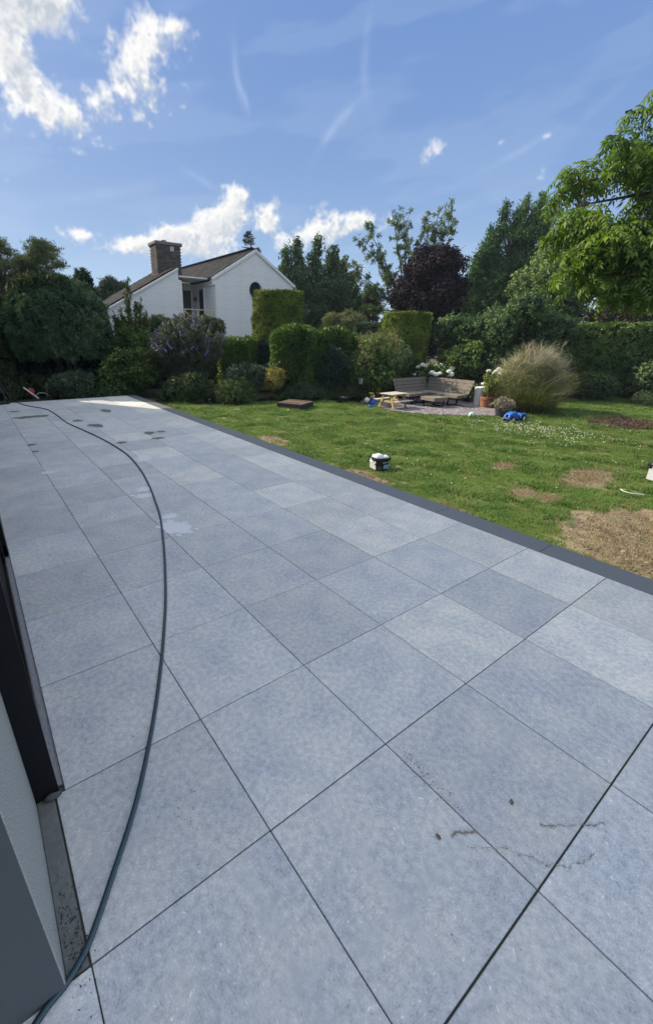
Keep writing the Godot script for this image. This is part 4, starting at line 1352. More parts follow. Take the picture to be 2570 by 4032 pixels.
func hedges() -> void:
	rng.seed = 200
	clipped_column("clipped_cypress_column", "clipped cypress column in front of the white gable and round window", Vector3(11.37, LAWN, -15.84), 1.02, 3.86, 8500, Color(0.034, 0.058, 0.011), Color(0.115, 0.145, 0.026))
	clipped_column("clipped_cypress_column", "clipped cypress column in front of the purple leaved tree", Vector3(15.64, LAWN, -12.47), 0.95, 3.12, 7500, Color(0.038, 0.064, 0.011), Color(0.12, 0.155, 0.028))
	clipped_block("flat_topped_hedge", "dark flat topped hedge far behind, left of the right cypress column", Vector3(16.3, 1.3, -15.2), Vector3(0.8, 1.4, 0.6), 0.7, CL.spray, M.dull, 2200, 0.9, 1.5, Color(0.016, 0.034, 0.018), Color(0.035, 0.06, 0.028), 0.12)
	clipped_block("cherry_laurel_hedge", "rounded cherry laurel block, front one of the two", Vector3(10.5, 1.1, -13.5), Vector3(0.82, 1.26, 0.7), 0.65, CL.laurel, M.gloss, 3600, 0.75, 1.2, Color(0.028, 0.058, 0.012), Color(0.08, 0.13, 0.026), 0.4, 0.14)
	clipped_block("cherry_laurel_hedge", "rounded cherry laurel block, further back on the right", Vector3(12.15, 1.12, -13.3), Vector3(0.75, 1.22, 0.7), 0.65, CL.laurel, M.gloss, 3300, 0.75, 1.2, Color(0.028, 0.056, 0.012), Color(0.075, 0.12, 0.026), 0.42, 0.14)
	clipped_block("low_laurel_hedge", "bright green low laurel left of the cypress column", Vector3(9.5, 0.9, -16.0), Vector3(0.62, 1.04, 0.6), 0.6, CL.laurel, M.gloss, 2200, 0.75, 1.2, Color(0.04, 0.075, 0.012), Color(0.10, 0.155, 0.028), 0.3, 0.14)
	clipped_block("dark_hedge_end", "dark clipped yew block squeezed between laurel and cypress column", Vector3(10.5, 0.92, -15.3), Vector3(0.3, 1.02, 0.3), 0.6, CL.fine, M.dull, 1100, 0.8, 1.3, Color(0.012, 0.026, 0.016), Color(0.026, 0.045, 0.026), 0.1)
	clipped_block("tall_hedge", "long tall clipped hedge with flat top along the right side of the lawn", Vector3(24.9, 1.3, -4.45), Vector3(6.3, 1.42, 0.9), deg_to_rad(-56.0), CL.spray, M.dull, 12000, 1.0, 1.8, Color(0.024, 0.055, 0.014), Color(0.08, 0.12, 0.028), 0.16, 0.12)
	clipped_block("brown_hedge", "brownish purple beech hedge behind the tall clipped hedge", Vector3(28.2, 1.75, -4.6), Vector3(5.6, 1.85, 0.7), deg_to_rad(-56.0), CL.tiny, leaf_mat(0.3, 0.7, Color(1, 0.7, 0.6)), 4500, 1.6, 2.6, Color(0.045, 0.028, 0.024), Color(0.10, 0.075, 0.05), 0.4, 0.3, 0.3)
	clipped_block("dark_side_hedge", "dark clipped hedge at the far left edge with sunlit top", Vector3(0.75, 1.65, -20.4), Vector3(0.8, 1.8, 0.9), 0.0, CL.spray, M.dull, 3600, 0.9, 1.6, Color(0.016, 0.032, 0.014), Color(0.05, 0.07, 0.02), 0.12)
	clipped_block("garden_hedge", "dark hedge in the shade under the dome shaped yew", Vector3(3.9, 0.7, -21.6), Vector3(3.6, 0.85, 0.7), 0.1, CL.tiny, M.dull, 5200, 0.9, 1.6, Color(0.012, 0.022, 0.012), Color(0.03, 0.045, 0.02), 0.3, 0.3, 0.3)
	clipped_block("far_hedge", "dark hedge in front of the white house wall behind the butterfly bush", Vector3(7.6, 1.2, -19.6), Vector3(0.95, 1.6, 0.7), 0.3, CL.spray, M.dull, 2400, 0.9, 1.5, Color(0.018, 0.036, 0.02), Color(0.045, 0.065, 0.03), 0.6, 0.2)
	clipped_block("far_hedge", "dark rounded hedge below the yellow balcony rail", Vector3(9.5, 1.2, -18.9), Vector3(0.75, 1.62, 0.7), 0.4, CL.spray, M.dull, 2000, 0.9, 1.5, Color(0.018, 0.036, 0.016), Color(0.05, 0.07, 0.026), 0.5, 0.2)
	# tall dark cone behind the yew
	var t := thing("dark_conifer", "tall narrow dark conifer close behind the dome shaped yew", "conifer", Vector3(4.75, LAWN, -20.5))
	var bl := []
	for k in 8:
		var f := k / 7.0
		bl.append([Vector3(0.1 * f, 4.1 - f * 3.9, 0), Vector3(0.34 + 0.4 * sqrt(f), 0.5, 0.34 + 0.4 * sqrt(f))])
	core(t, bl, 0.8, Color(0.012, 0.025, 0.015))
	leaves(t, "foliage", CL.fine, M.dull, 3000, blob_sampler(bl, 0.25), 1.0, 1.7, Color(0.014, 0.03, 0.018), Color(0.035, 0.055, 0.028))
	# dome shaped yew on a trunk
	var base := Vector3(3.3, LAWN, -19.2)
	t = thing("dome_shaped_yew", "dome shaped clipped yew tree on bare trunks", "tree", base)
	bl = [[Vector3(0.0, 2.15, 0), Vector3(1.72, 2.0, 1.55)], [Vector3(-0.55, 2.3, 0.1), Vector3(1.2, 1.55, 1.3)], [Vector3(0.65, 2.2, 0.2), Vector3(1.25, 1.7, 1.25)]]
	var b := MB.new()
	for q in [[-0.3, 0.12], [0.15, 0.1], [0.45, 0.09]]:
		b.tube([Vector3(q[0], -0.1, 0), Vector3(q[0] * 0.8 + 0.03, 1.0, 0.05), Vector3(q[0] * 1.5, 2.2, 0)], [q[1] * 1.2, q[1], q[1] * 0.6], 8)
	part(t, "trunk", b.mesh(), M.bark)
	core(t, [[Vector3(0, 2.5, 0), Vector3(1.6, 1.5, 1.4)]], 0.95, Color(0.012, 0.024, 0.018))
	var inner := blob_sampler(bl, 0.22, 0.12)
	var under := func() -> Array:
		for k in 40:
			var r: Array = inner.call()
			if r[0].y > 1.35 + 0.25 * nz.get_noise_3dv(r[0] * 80.0): return r
		return [Vector3(0, 3.0, 0), Vector3.UP]
	leaves(t, "crown", CL.fine, M.dull, 8200, under, 1.0, 1.9, Color(0.024, 0.05, 0.026), Color(0.08, 0.125, 0.062), 0.3, 2.6)
	leaves(t, "shoots", CL.fine, M.dull, 90, blob_sampler([[Vector3(-0.3, 3.7, 0), Vector3(1.1, 0.45, 0.9)]], 0.15, 0.2, 0.2), 2.2, 3.2, Color(0.04, 0.06, 0.03), Color(0.08, 0.10, 0.045), 1.6)

# ------------------------------------------------------------------ shrubs and flowers
func shrub(called: String, label: String, c: Vector3, r: Vector3, nb: int, mesh: Mesh, m: Material, n: int, s0: float, s1: float, ca: Color, cb: Color, seed_: int, corek := 0.7, up := 0.4, category := "shrub") -> Node3D:
	var base := Vector3(c.x, LAWN, c.z)
	var t := thing(called, label, category, base)
	var bl := [[c - base, r * 0.72]]
	bl += crown_blobs(c - base, r * 0.85, nb, r.x * 0.28, r.x * 0.5, seed_)
	var b := MB.new()
	for i in 7:
		var e: Vector3 = bl[i % bl.size()][0] + rdir() * 0.1
		b.tube([Vector3(rng.randf_range(-0.1, 0.1), -0.05, rng.randf_range(-0.1, 0.1)), e * Vector3(0.5, 0.6, 0.5), e], [0.025, 0.016, 0.006], 5, false)
	part(t, "stems", b.mesh(), M.bark)
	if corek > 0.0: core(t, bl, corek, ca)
	leaves(t, "foliage", mesh, m, n, blob_sampler(bl, 0.35, 0.28, -0.9, 0.1), s0, s1, ca, cb, up, 1.5)
	return t

func shrubs() -> void:
	rng.seed = 300
	shrub("juniper_shrub", "low bluish green juniper beyond the far left end of the terrace", Vector3(3.15, 0.25, -17.6), Vector3(0.9, 0.5, 0.7), 14, CL.fine, M.dull, 2400, 1.0, 1.9, Color(0.035, 0.055, 0.035), Color(0.09, 0.115, 0.065), 301, 0.6, 0.9)
	shrub("dark_low_plants", "dark low plants at the far left corner of the terrace", Vector3(0.6, 0.0, -18.4), Vector3(1.4, 0.4, 0.6), 10, CL.broad[0], M.dull, 1300, 0.6, 1.0, Color(0.012, 0.02, 0.01), Color(0.035, 0.045, 0.02), 302, 0.5)
	shrub("dark_climber", "dark leafy climber right of the dome shaped yew", Vector3(4.55, 1.0, -18.8), Vector3(0.7, 1.2, 0.5), 14, CL.big, M.gloss, 1500, 0.9, 1.4, Color(0.01, 0.022, 0.012), Color(0.028, 0.046, 0.024), 303, 0.7)
	# tall pale shrub with upright shoots
	var t := shrub("tall_pale_shrub", "tall pale green shrub with upright leafy shoots in front of the house wing", Vector3(5.8, 1.5, -18.3), Vector3(0.85, 1.35, 0.7), 20, CL.narrow, M.leaf, 2600, 0.8, 1.2, Color(0.05, 0.09, 0.028), Color(0.12, 0.165, 0.055), 304, 0.55)
	var shoots := []
	var b := MB.new()
	for q in [[-0.35, 3.1], [-0.05, 3.65], [0.15, 4.15], [0.3, 3.3], [0.55, 3.5], [0.75, 3.0], [-0.6, 2.9]]:
		var e := Vector3(q[0], q[1], rng.randf_range(-0.2, 0.2))
		b.tube([Vector3(q[0] * 0.3, 1.5, 0), e], [0.02, 0.006], 5, false)
		for k in 14: shoots.append([Vector3(q[0] * 0.3, 1.5, 0).lerp(e, 0.4 + 0.6 * k / 13.0), Vector3(0.08, 0.07, 0.08)])
	part(t, "shoot_stems", b.mesh(), M.bark)
	leaves(t, "shoots", CL.narrow, M.leaf, 420, blob_sampler(shoots, 0.9), 0.6, 0.95, Color(0.05, 0.085, 0.03), Color(0.10, 0.135, 0.05), 0.9)
	shrub("laurel_bush", "round glossy laurel bush at the far corner of the terrace", Vector3(5.35, 0.75, -17.0), Vector3(1.02, 0.95, 0.9), 22, CL.laurel, M.gloss, 3000, 0.85, 1.35, Color(0.03, 0.055, 0.014), Color(0.10, 0.125, 0.035), 305, 0.78)
	# butterfly bush
	t = thing("butterfly_bush", "butterfly bush with purple flower spikes before the white house", "shrub", Vector3(7.25, LAWN, -16.0))
	b = MB.new()
	var tips := []
	var lb := []
	for i in 120:
		var a := rng.randf() * TAU
		var q := sqrt(rng.randf())
		var e := Vector3(cos(a) * q * 1.55, 2.62 - 0.85 * q * q + rng.randf_range(-0.4, 0.3), sin(a) * q * 1.1)
		var s := Vector3(cos(a) * q * 0.35, 0, sin(a) * q * 0.3)
		var w := s.lerp(e, 0.55) + Vector3(0, 0.25, 0)
		b.tube([s, w, e], [0.016, 0.01, 0.005], 5, false)
		tips.append(e)
		for k in 6: lb.append([w.lerp(e, k / 5.0), Vector3(0.14, 0.12, 0.14)])
		for k in 2: lb.append([s.lerp(w, 0.45 + k * 0.25), Vector3(0.16, 0.16, 0.16)])
	part(t, "stems", b.mesh(), mat(Color(0.10, 0.085, 0.06), 0.9))
	leaves(t, "foliage", CL.narrow, M.dull, 3700, blob_sampler(lb, 0.95), 0.6, 1.0, Color(0.038, 0.055, 0.034), Color(0.11, 0.125, 0.08), 0.2)
	var fm := [mat(Color(0.16, 0.11, 0.34), 0.8), mat(Color(0.25, 0.19, 0.44), 0.8), mat(Color(0.11, 0.07, 0.25), 0.8)]
	var fl := MB.new()
	for i in 26:
		var f := i / 25.0
		var rr := 0.045 * (1.0 - f * 0.85)
		fl.blob(Vector3(cos(i * 2.4) * rr * 0.6, f * 0.26, sin(i * 2.4) * rr * 0.6), Vector3(rr * 0.7 + 0.006, 0.018, rr * 0.7 + 0.006), nz, 0.3, 2.0, 6)
	var fmesh := fl.mesh()
	for i in 84:
		var e: Vector3 = tips[i]
		var dr := Vector3(e.x * 0.5 + rng.randf_range(-0.5, 0.5), 0.55, e.z * 0.4 + rng.randf_range(-0.5, 0.5)).normalized()
		var xx := dr.cross(Vector3(0.3, 0.1, 1)).normalized()
		part(t, "flower_spike", fmesh, fm[rng.randi() % 3], e, Basis(xx, dr, xx.cross(dr)).scaled(Vector3.ONE * rng.randf_range(0.55, 1.0)))
	shrub("grey_green_shrub", "grey green shrub at the lawn edge below the butterfly bush", Vector3(8.6, 0.5, -13.75), Vector3(0.9, 0.7, 0.6), 18, CL.fine, M.dull, 2400, 1.0, 1.7, Color(0.03, 0.046, 0.032), Color(0.075, 0.095, 0.062), 306, 0.6, 1.0)
	shrub("low_dark_shrub", "low dark leafy plants at the bed edge beside the terrace kerb", Vector3(6.6, 0.15, -14.6), Vector3(1.1, 0.42, 0.8), 14, CL.broad[0], M.dull, 1700, 0.6, 1.0, Color(0.022, 0.036, 0.014), Color(0.055, 0.075, 0.028), 307, 0.6)
	shrub("creeping_plants", "low creeping plants at the lawn edge in front of the grey green shrub", Vector3(7.7, 0.12, -13.2), Vector3(0.95, 0.4, 0.45), 12, CL.tiny, M.dull, 1500, 0.7, 1.2, Color(0.026, 0.045, 0.016), Color(0.065, 0.085, 0.03), 308, 0.6)
	shrub("golden_shrub", "small golden yellow shrub beside the laurel block", Vector3(9.35, 0.62, -13.2), Vector3(0.42, 0.55, 0.4), 14, CL.tiny, M.leaf, 1500, 0.7, 1.2, Color(0.12, 0.11, 0.03), Color(0.27, 0.22, 0.07), 309, 0.65)
	for q in [[9.35, -12.75, 1.0, "pale fern at the lawn edge below the golden shrub"], [12.35, -11.35, 0.95, "fern standing right behind the garden lantern"], [9.9, -12.75, 0.7, "small fern left of the sandbox, before the laurel block"], [10.6, -12.2, 0.7, "low fern behind the sandbox"], [11.45, -11.9, 0.8, "dark fern behind the fire bowl"]]:
		var fn := thing("fern", q[3], "fern", Vector3(q[0], LAWN, q[1]), q[0] * 3.0)
		rng.seed = int(q[0] * 100)
		leaves(fn, "fronds", CL.frond, M.leaf, 4, func() -> Array: return [Vector3(rng.randf_range(-0.12, 0.12), 0, rng.randf_range(-0.12, 0.12)), Vector3.UP * 3.0], q[2] * 0.9, q[2] * 1.25, Color(0.05, 0.085, 0.03), Color(0.11, 0.145, 0.05), 1.0)
	shrub("blue_green_shrub", "blue green feathery shrub between laurel block and flowering shrub", Vector3(11.75, 0.78, -12.5), Vector3(0.78, 0.86, 0.6), 18, CL.narrow, M.dull, 2300, 0.6, 1.0, Color(0.02, 0.042, 0.028), Color(0.05, 0.08, 0.05), 310, 0.65)
	shrub("dark_edge_plants", "dark low plants at the lawn edge behind the sandbox", Vector3(10.5, 0.1, -12.5), Vector3(1.0, 0.35, 0.4), 10, CL.tiny, M.dull, 1400, 0.7, 1.2, Color(0.018, 0.034, 0.018), Color(0.04, 0.06, 0.03), 311, 0.6)
	t = shrub("flowering_shrub", "large pale green shrub with creamy flower heads behind the lantern", Vector3(13.2, 1.0, -11.6), Vector3(1.08, 1.2, 0.85), 30, CL.broad[1], M.leaf, 4000, 0.65, 1.0, Color(0.04, 0.075, 0.02), Color(0.10, 0.145, 0.042), 312, 0.68)
	leaves(t, "blossom", CL.tiny, M.dry, 330, blob_sampler([[Vector3(-0.1, 1.4, 0.15), Vector3(1.1, 1.05, 0.95)]], 0.15, 0.3, -0.2), 0.8, 1.3, Color(0.13, 0.155, 0.06), Color(0.24, 0.25, 0.12), 0.7)
	shrub("side_shrub", "leafy green shrub right of the flowering shrub, before the right cypress column", Vector3(14.35, 1.0, -11.6), Vector3(0.65, 1.1, 0.6), 18, CL.broad[0], M.leaf, 2000, 0.7, 1.1, Color(0.03, 0.055, 0.025), Color(0.075, 0.10, 0.045), 313, 0.6)
	shrub("upright_green_shrub", "upright light green shrub between the laurel and the flowering shrub", Vector3(13.25, 1.25, -13.3), Vector3(0.6, 1.1, 0.5), 16, CL.narrow, M.leaf, 1700, 0.7, 1.1, Color(0.035, 0.065, 0.018), Color(0.09, 0.125, 0.035), 314, 0.6)
	# big dense mass behind the pampas grass
	t = thing("dense_tree", "broad dense dark green tree mass behind the ornamental grass", "tree", Vector3(19.0, LAWN, -9.6))
	var bl := crown_blobs(Vector3(0, 2.1, 0), Vector3(1.75, 2.0, 1.5), 48, 0.5, 0.8, 315, -0.98)
	bl += crown_blobs(Vector3(-1.5, 1.9, -1.4), Vector3(0.9, 1.6, 0.8), 16, 0.4, 0.65, 316, -0.98)
	bl += crown_blobs(Vector3(0.9, 1.9, 0.9), Vector3(0.9, 1.6, 0.8), 14, 0.4, 0.65, 317, -0.98)
	limbs(t, Vector3.ZERO, Vector3(0, 3.0, 0), 0.14, bl, 3)
	core(t, bl, 0.68, Color(0.02, 0.036, 0.018))
	leaves(t, "crown", CL.broad[0], M.leaf, 12000, blob_sampler(bl, 0.35, 0.3, -0.95, 0.12), 0.55, 1.0, Color(0.026, 0.055, 0.022), Color(0.07, 0.11, 0.042), 0.3, 1.6)
	shrub("light_green_shrub", "light green shrub behind the corner bench", Vector3(16.4, 1.0, -10.2), Vector3(0.85, 1.15, 0.7), 20, CL.broad[1], M.leaf, 2200, 0.6, 1.0, Color(0.04, 0.075, 0.018), Color(0.10, 0.14, 0.035), 318, 0.65)
	shrub("shade_shrub", "dark leafy shrub in the shade between bench and dense tree", Vector3(17.6, 0.5, -8.9), Vector3(1.1, 0.8, 0.8), 16, CL.broad[0], M.dull, 2000, 0.7, 1.1, Color(0.012, 0.026, 0.012), Color(0.035, 0.052, 0.022), 319, 0.7)
	shrub("shade_shrub", "dark shrub behind the left back of the corner bench", Vector3(14.7, 0.5, -11.1), Vector3(0.9, 0.75, 0.5), 14, CL.broad[0], M.dull, 1700, 0.6, 1.0, Color(0.012, 0.026, 0.012), Color(0.035, 0.052, 0.022), 320, 0.7)
	hydrangea("white hydrangea with round flower heads behind the bench corner", Vector3(15.15, 0.72, -10.45), Vector3(0.75, 0.45, 0.5), 20, 321)
	hydrangea("white hydrangea with flower heads left of the ornamental grass", Vector3(16.05, 0.5, -8.3), Vector3(0.62, 0.5, 0.55), 22, 322)
	hydrangea("low white hydrangea beside the right end of the corner bench", Vector3(15.5, 0.22, -9.0), Vector3(0.35, 0.35, 0.4), 10, 323)
	ornamental_grass()
	shrub("dogwood_shrub", "large leaved dark shrub before the tall hedge at the right edge", Vector3(22.2, 0.72, -5.0), Vector3(1.35, 0.95, 0.9), 24, CL.big, M.leaf, 2600, 0.8, 1.3, Color(0.025, 0.048, 0.022), Color(0.07, 0.095, 0.045), 324, 0.7)
	shrub("dogwood_shrub", "second large leaved dark shrub, continuing along the hedge past the frame edge", Vector3(23.3, 0.8, -3.2), Vector3(1.3, 1.0, 0.9), 22, CL.big, M.leaf, 2000, 0.8, 1.3, Color(0.025, 0.048, 0.022), Color(0.07, 0.095, 0.045), 325, 0.7)
	shrub("hedge_foot_shrub", "low green shrub at the foot of the tall hedge beside the ornamental grass", Vector3(20.7, 0.3, -6.9), Vector3(1.1, 0.5, 0.6), 16, CL.broad[1], M.leaf, 1900, 0.6, 1.0, Color(0.022, 0.042, 0.014), Color(0.06, 0.085, 0.026), 326, 0.65)
	shrub("yellowish_shrub", "small yellowish bush right beside the ornamental grass", Vector3(19.2, 0.5, -7.3), Vector3(0.4, 0.5, 0.4), 10, CL.tiny, M.leaf, 800, 0.8, 1.3, Color(0.10, 0.10, 0.025), Color(0.19, 0.18, 0.05), 327, 0.6)
	shrub("variegated_plant", "low pale variegated plant at the lawn edge before the hedge on the right", Vector3(21.0, 0.08, -5.2), Vector3(0.42, 0.22, 0.32), 10, CL.broad[0], M.leaf, 420, 0.5, 0.8, Color(0.09, 0.12, 0.04), Color(0.22, 0.24, 0.11), 328, 0.5)
	shrub("edge_plants", "low leafy plants along the far edge of the terrace under the laurel bush", Vector3(4.6, 0.05, -16.65), Vector3(1.0, 0.3, 0.35), 10, CL.broad[0], M.dull, 900, 0.5, 0.9, Color(0.018, 0.036, 0.012), Color(0.05, 0.075, 0.025), 331, 0.5)
	shrub("bed_plants", "dark low plants in the bed behind the garden lantern", Vector3(12.5, 0.15, -12.1), Vector3(0.9, 0.4, 0.5), 12, CL.broad[0], M.dull, 1300, 0.5, 0.9, Color(0.018, 0.036, 0.012), Color(0.05, 0.075, 0.025), 332, 0.6)
	shrub("under_plants", "dark low plants under the dome shaped yew past the terrace end", Vector3(2.6, 0.05, -18.6), Vector3(1.5, 0.35, 0.5), 12, CL.broad[0], M.dull, 1200, 0.6, 1.0, Color(0.012, 0.024, 0.01), Color(0.035, 0.05, 0.02), 333, 0.5)
	# far background mass that closes the view between the trees
	var fb := []
	for i in 46:
		var a := deg_to_rad(-8.0 + i * 2.05)
		var d := 62.0 + 6.0 * sin(i * 1.7)
		fb.append([Vector3(sin(a) * d, 1.2, -cos(a) * d), Vector3(2.4, 2.4 + 0.9 * sin(i * 2.3), 2.4)])
	var far := thing("distant_trees", "low dark band of distant trees seen through the gaps", "trees", Vector3.ZERO, 0.0, "", "stuff")
	core(far, fb, 0.85, Color(0.03, 0.045, 0.025))
	leaves(far, "foliage", CL.broad[0], M.dull, 4200, blob_sampler(fb, 0.25), 3.0, 5.0, Color(0.03, 0.045, 0.025), Color(0.06, 0.08, 0.04))

func hydrangea(label: String, c: Vector3, r: Vector3, heads: int, seed_: int) -> void:
	var t := shrub("white_hydrangea", label, c, r, 12, CL.big, M.leaf, 620, 0.5, 0.85, Color(0.03, 0.06, 0.018), Color(0.075, 0.115, 0.035), seed_, 0.6, 0.7)
	var fl := MB.new()
	rng.seed = seed_
	for i in 40:
		var d := rdir()
		if d.y < -0.3: d.y = -d.y
		fl.blob(d * 0.07 * Vector3(1, 0.75, 1), Vector3(0.024, 0.02, 0.024), nz, 0.3, 2.0, 5)
	fl.blob(Vector3.ZERO, Vector3(0.065, 0.05, 0.065), nz, 0.2, 2.0, 8)
	var fm := fl.mesh()
	var ms := [mat(Color(0.66, 0.69, 0.60), 0.8), mat(Color(0.75, 0.76, 0.70), 0.8), mat(Color(0.52, 0.58, 0.42), 0.8)]
	for i in heads:
		var d := rdir()
		d.y = absf(d.y) * 0.9 + 0.1
		var p := c - Vector3(c.x, LAWN, c.z) + d * r * rng.randf_range(1.0, 1.25)
		part(t, "flower_head", fm, ms[rng.randi() % 3], p, Basis().scaled(Vector3.ONE * rng.randf_range(0.7, 1.35)))

func ornamental_grass() -> void:
	var t := thing("ornamental_grass", "tall arching ornamental grass clump with straw coloured plumes", "grass clump", Vector3(15.42, LAWN, -7.02))
	var blade := func(h: float, bend: float, w: float, k: int, sd: int) -> ArrayMesh:
		return blade_tuft(k, h, w, 0.06, bend, sd, 6)
	rng.seed = 340
	var ring := func(r0: float, r1: float) -> Callable:
		return func() -> Array:
			var a := rng.randf() * TAU
			var q := sqrt(rng.randf()) * r1 + r0
			return [Vector3(cos(a) * q, 0, sin(a) * q), Vector3(cos(a) * q * 0.6, 1.6, sin(a) * q * 0.6)]
	leaves(t, "green_blades", blade.call(1.5, 0.7, 0.016, 7, 341), M.leaf, 560, ring.call(0.0, 0.5), 0.75, 1.2, Color(0.06, 0.085, 0.03), Color(0.16, 0.18, 0.07), 0.4, 2.0)
	leaves(t, "low_blades", blade.call(0.9, 1.0, 0.016, 8, 342), M.dry, 420, ring.call(0.3, 0.55), 0.8, 1.2, Color(0.07, 0.055, 0.032), Color(0.16, 0.14, 0.07), 0.2, 2.0)
	leaves(t, "straw_blades", blade.call(1.7, 0.6, 0.018, 6, 343), M.dry, 300, func() -> Array:
		return [Vector3(0.12 + rng.randfn(0, 0.22), 0, -0.1 + rng.randfn(0, 0.25)), Vector3(0.55 + rng.randfn(0, 0.5), 1.5, 0.45 + rng.randfn(0, 0.5))], 0.85, 1.2, Color(0.26, 0.235, 0.14), Color(0.52, 0.48, 0.34), 0.8, 2.0)
	leaves(t, "green_side", blade.call(1.25, 0.8, 0.014, 9, 344), M.leaf, 260, func() -> Array:
		return [Vector3(-0.5 + rng.randfn(0, 0.15), 0, 0.3 + rng.randfn(0, 0.25)), Vector3(-0.4, 1.5, 0.3)], 0.7, 1.05, Color(0.07, 0.11, 0.025), Color(0.15, 0.19, 0.05), 0.5)
	var mound := blob_sampler([[Vector3(0, 0.75, 0), Vector3(0.72, 0.75, 0.72)], [Vector3(0.1, 1.05, 0), Vector3(0.55, 0.55, 0.55)]], 0.45, 0.35, -0.3, 0.15)
	leaves(t, "drooping_blades", blade_tuft(7, 0.5, 0.012, 0.03, 1.3, 345, 4), M.dry, 760, func() -> Array:
		var r: Array = mound.call()
		return [r[0], r[1] + Vector3(0, 0.5, 0)], 0.7, 1.25, Color(0.10, 0.13, 0.045), Color(0.31, 0.32, 0.18), 0.5, 1.2)
	leaves(t, "pale_blades", blade_tuft(6, 0.6, 0.011, 0.03, 1.1, 346, 4), M.dry, 640, blob_sampler([[Vector3(0.22, 1.1, 0.05), Vector3(0.55, 0.55, 0.55)]], 0.4, 0.35, -0.2, 0.2), 0.7, 1.2, Color(0.34, 0.32, 0.21), Color(0.62, 0.59, 0.45), 0.7, 1.2)
	var pl := MB.new()
	for i in 12:
		var a := i * 2.4
		pl.tube([Vector3(0, 1.65 + 0.012 * i, 0), Vector3(cos(a) * 0.04 + 0.05, 1.85 + 0.008 * i, sin(a) * 0.04)], [0.004, 0.0015], 4, false)
	pl.tube([Vector3.ZERO, Vector3(0.02, 1.7, 0)], [0.004, 0.003], 4, false)
	leaves(t, "plumes", pl.mesh(), M.dry, 16, ring.call(0.0, 0.45), 0.9, 1.2, Color(0.20, 0.175, 0.13), Color(0.33, 0.29, 0.22), 2.6)
	var b := MB.new()
	b.blob(Vector3(0, 0.4, 0), Vector3(0.55, 0.55, 0.55), nz, 0.3, 2.0, 10)
	part(t, "grass_base", b.mesh(), mat(Color(0.06, 0.048, 0.03), 0.95)).set_meta("kind", "stuff")

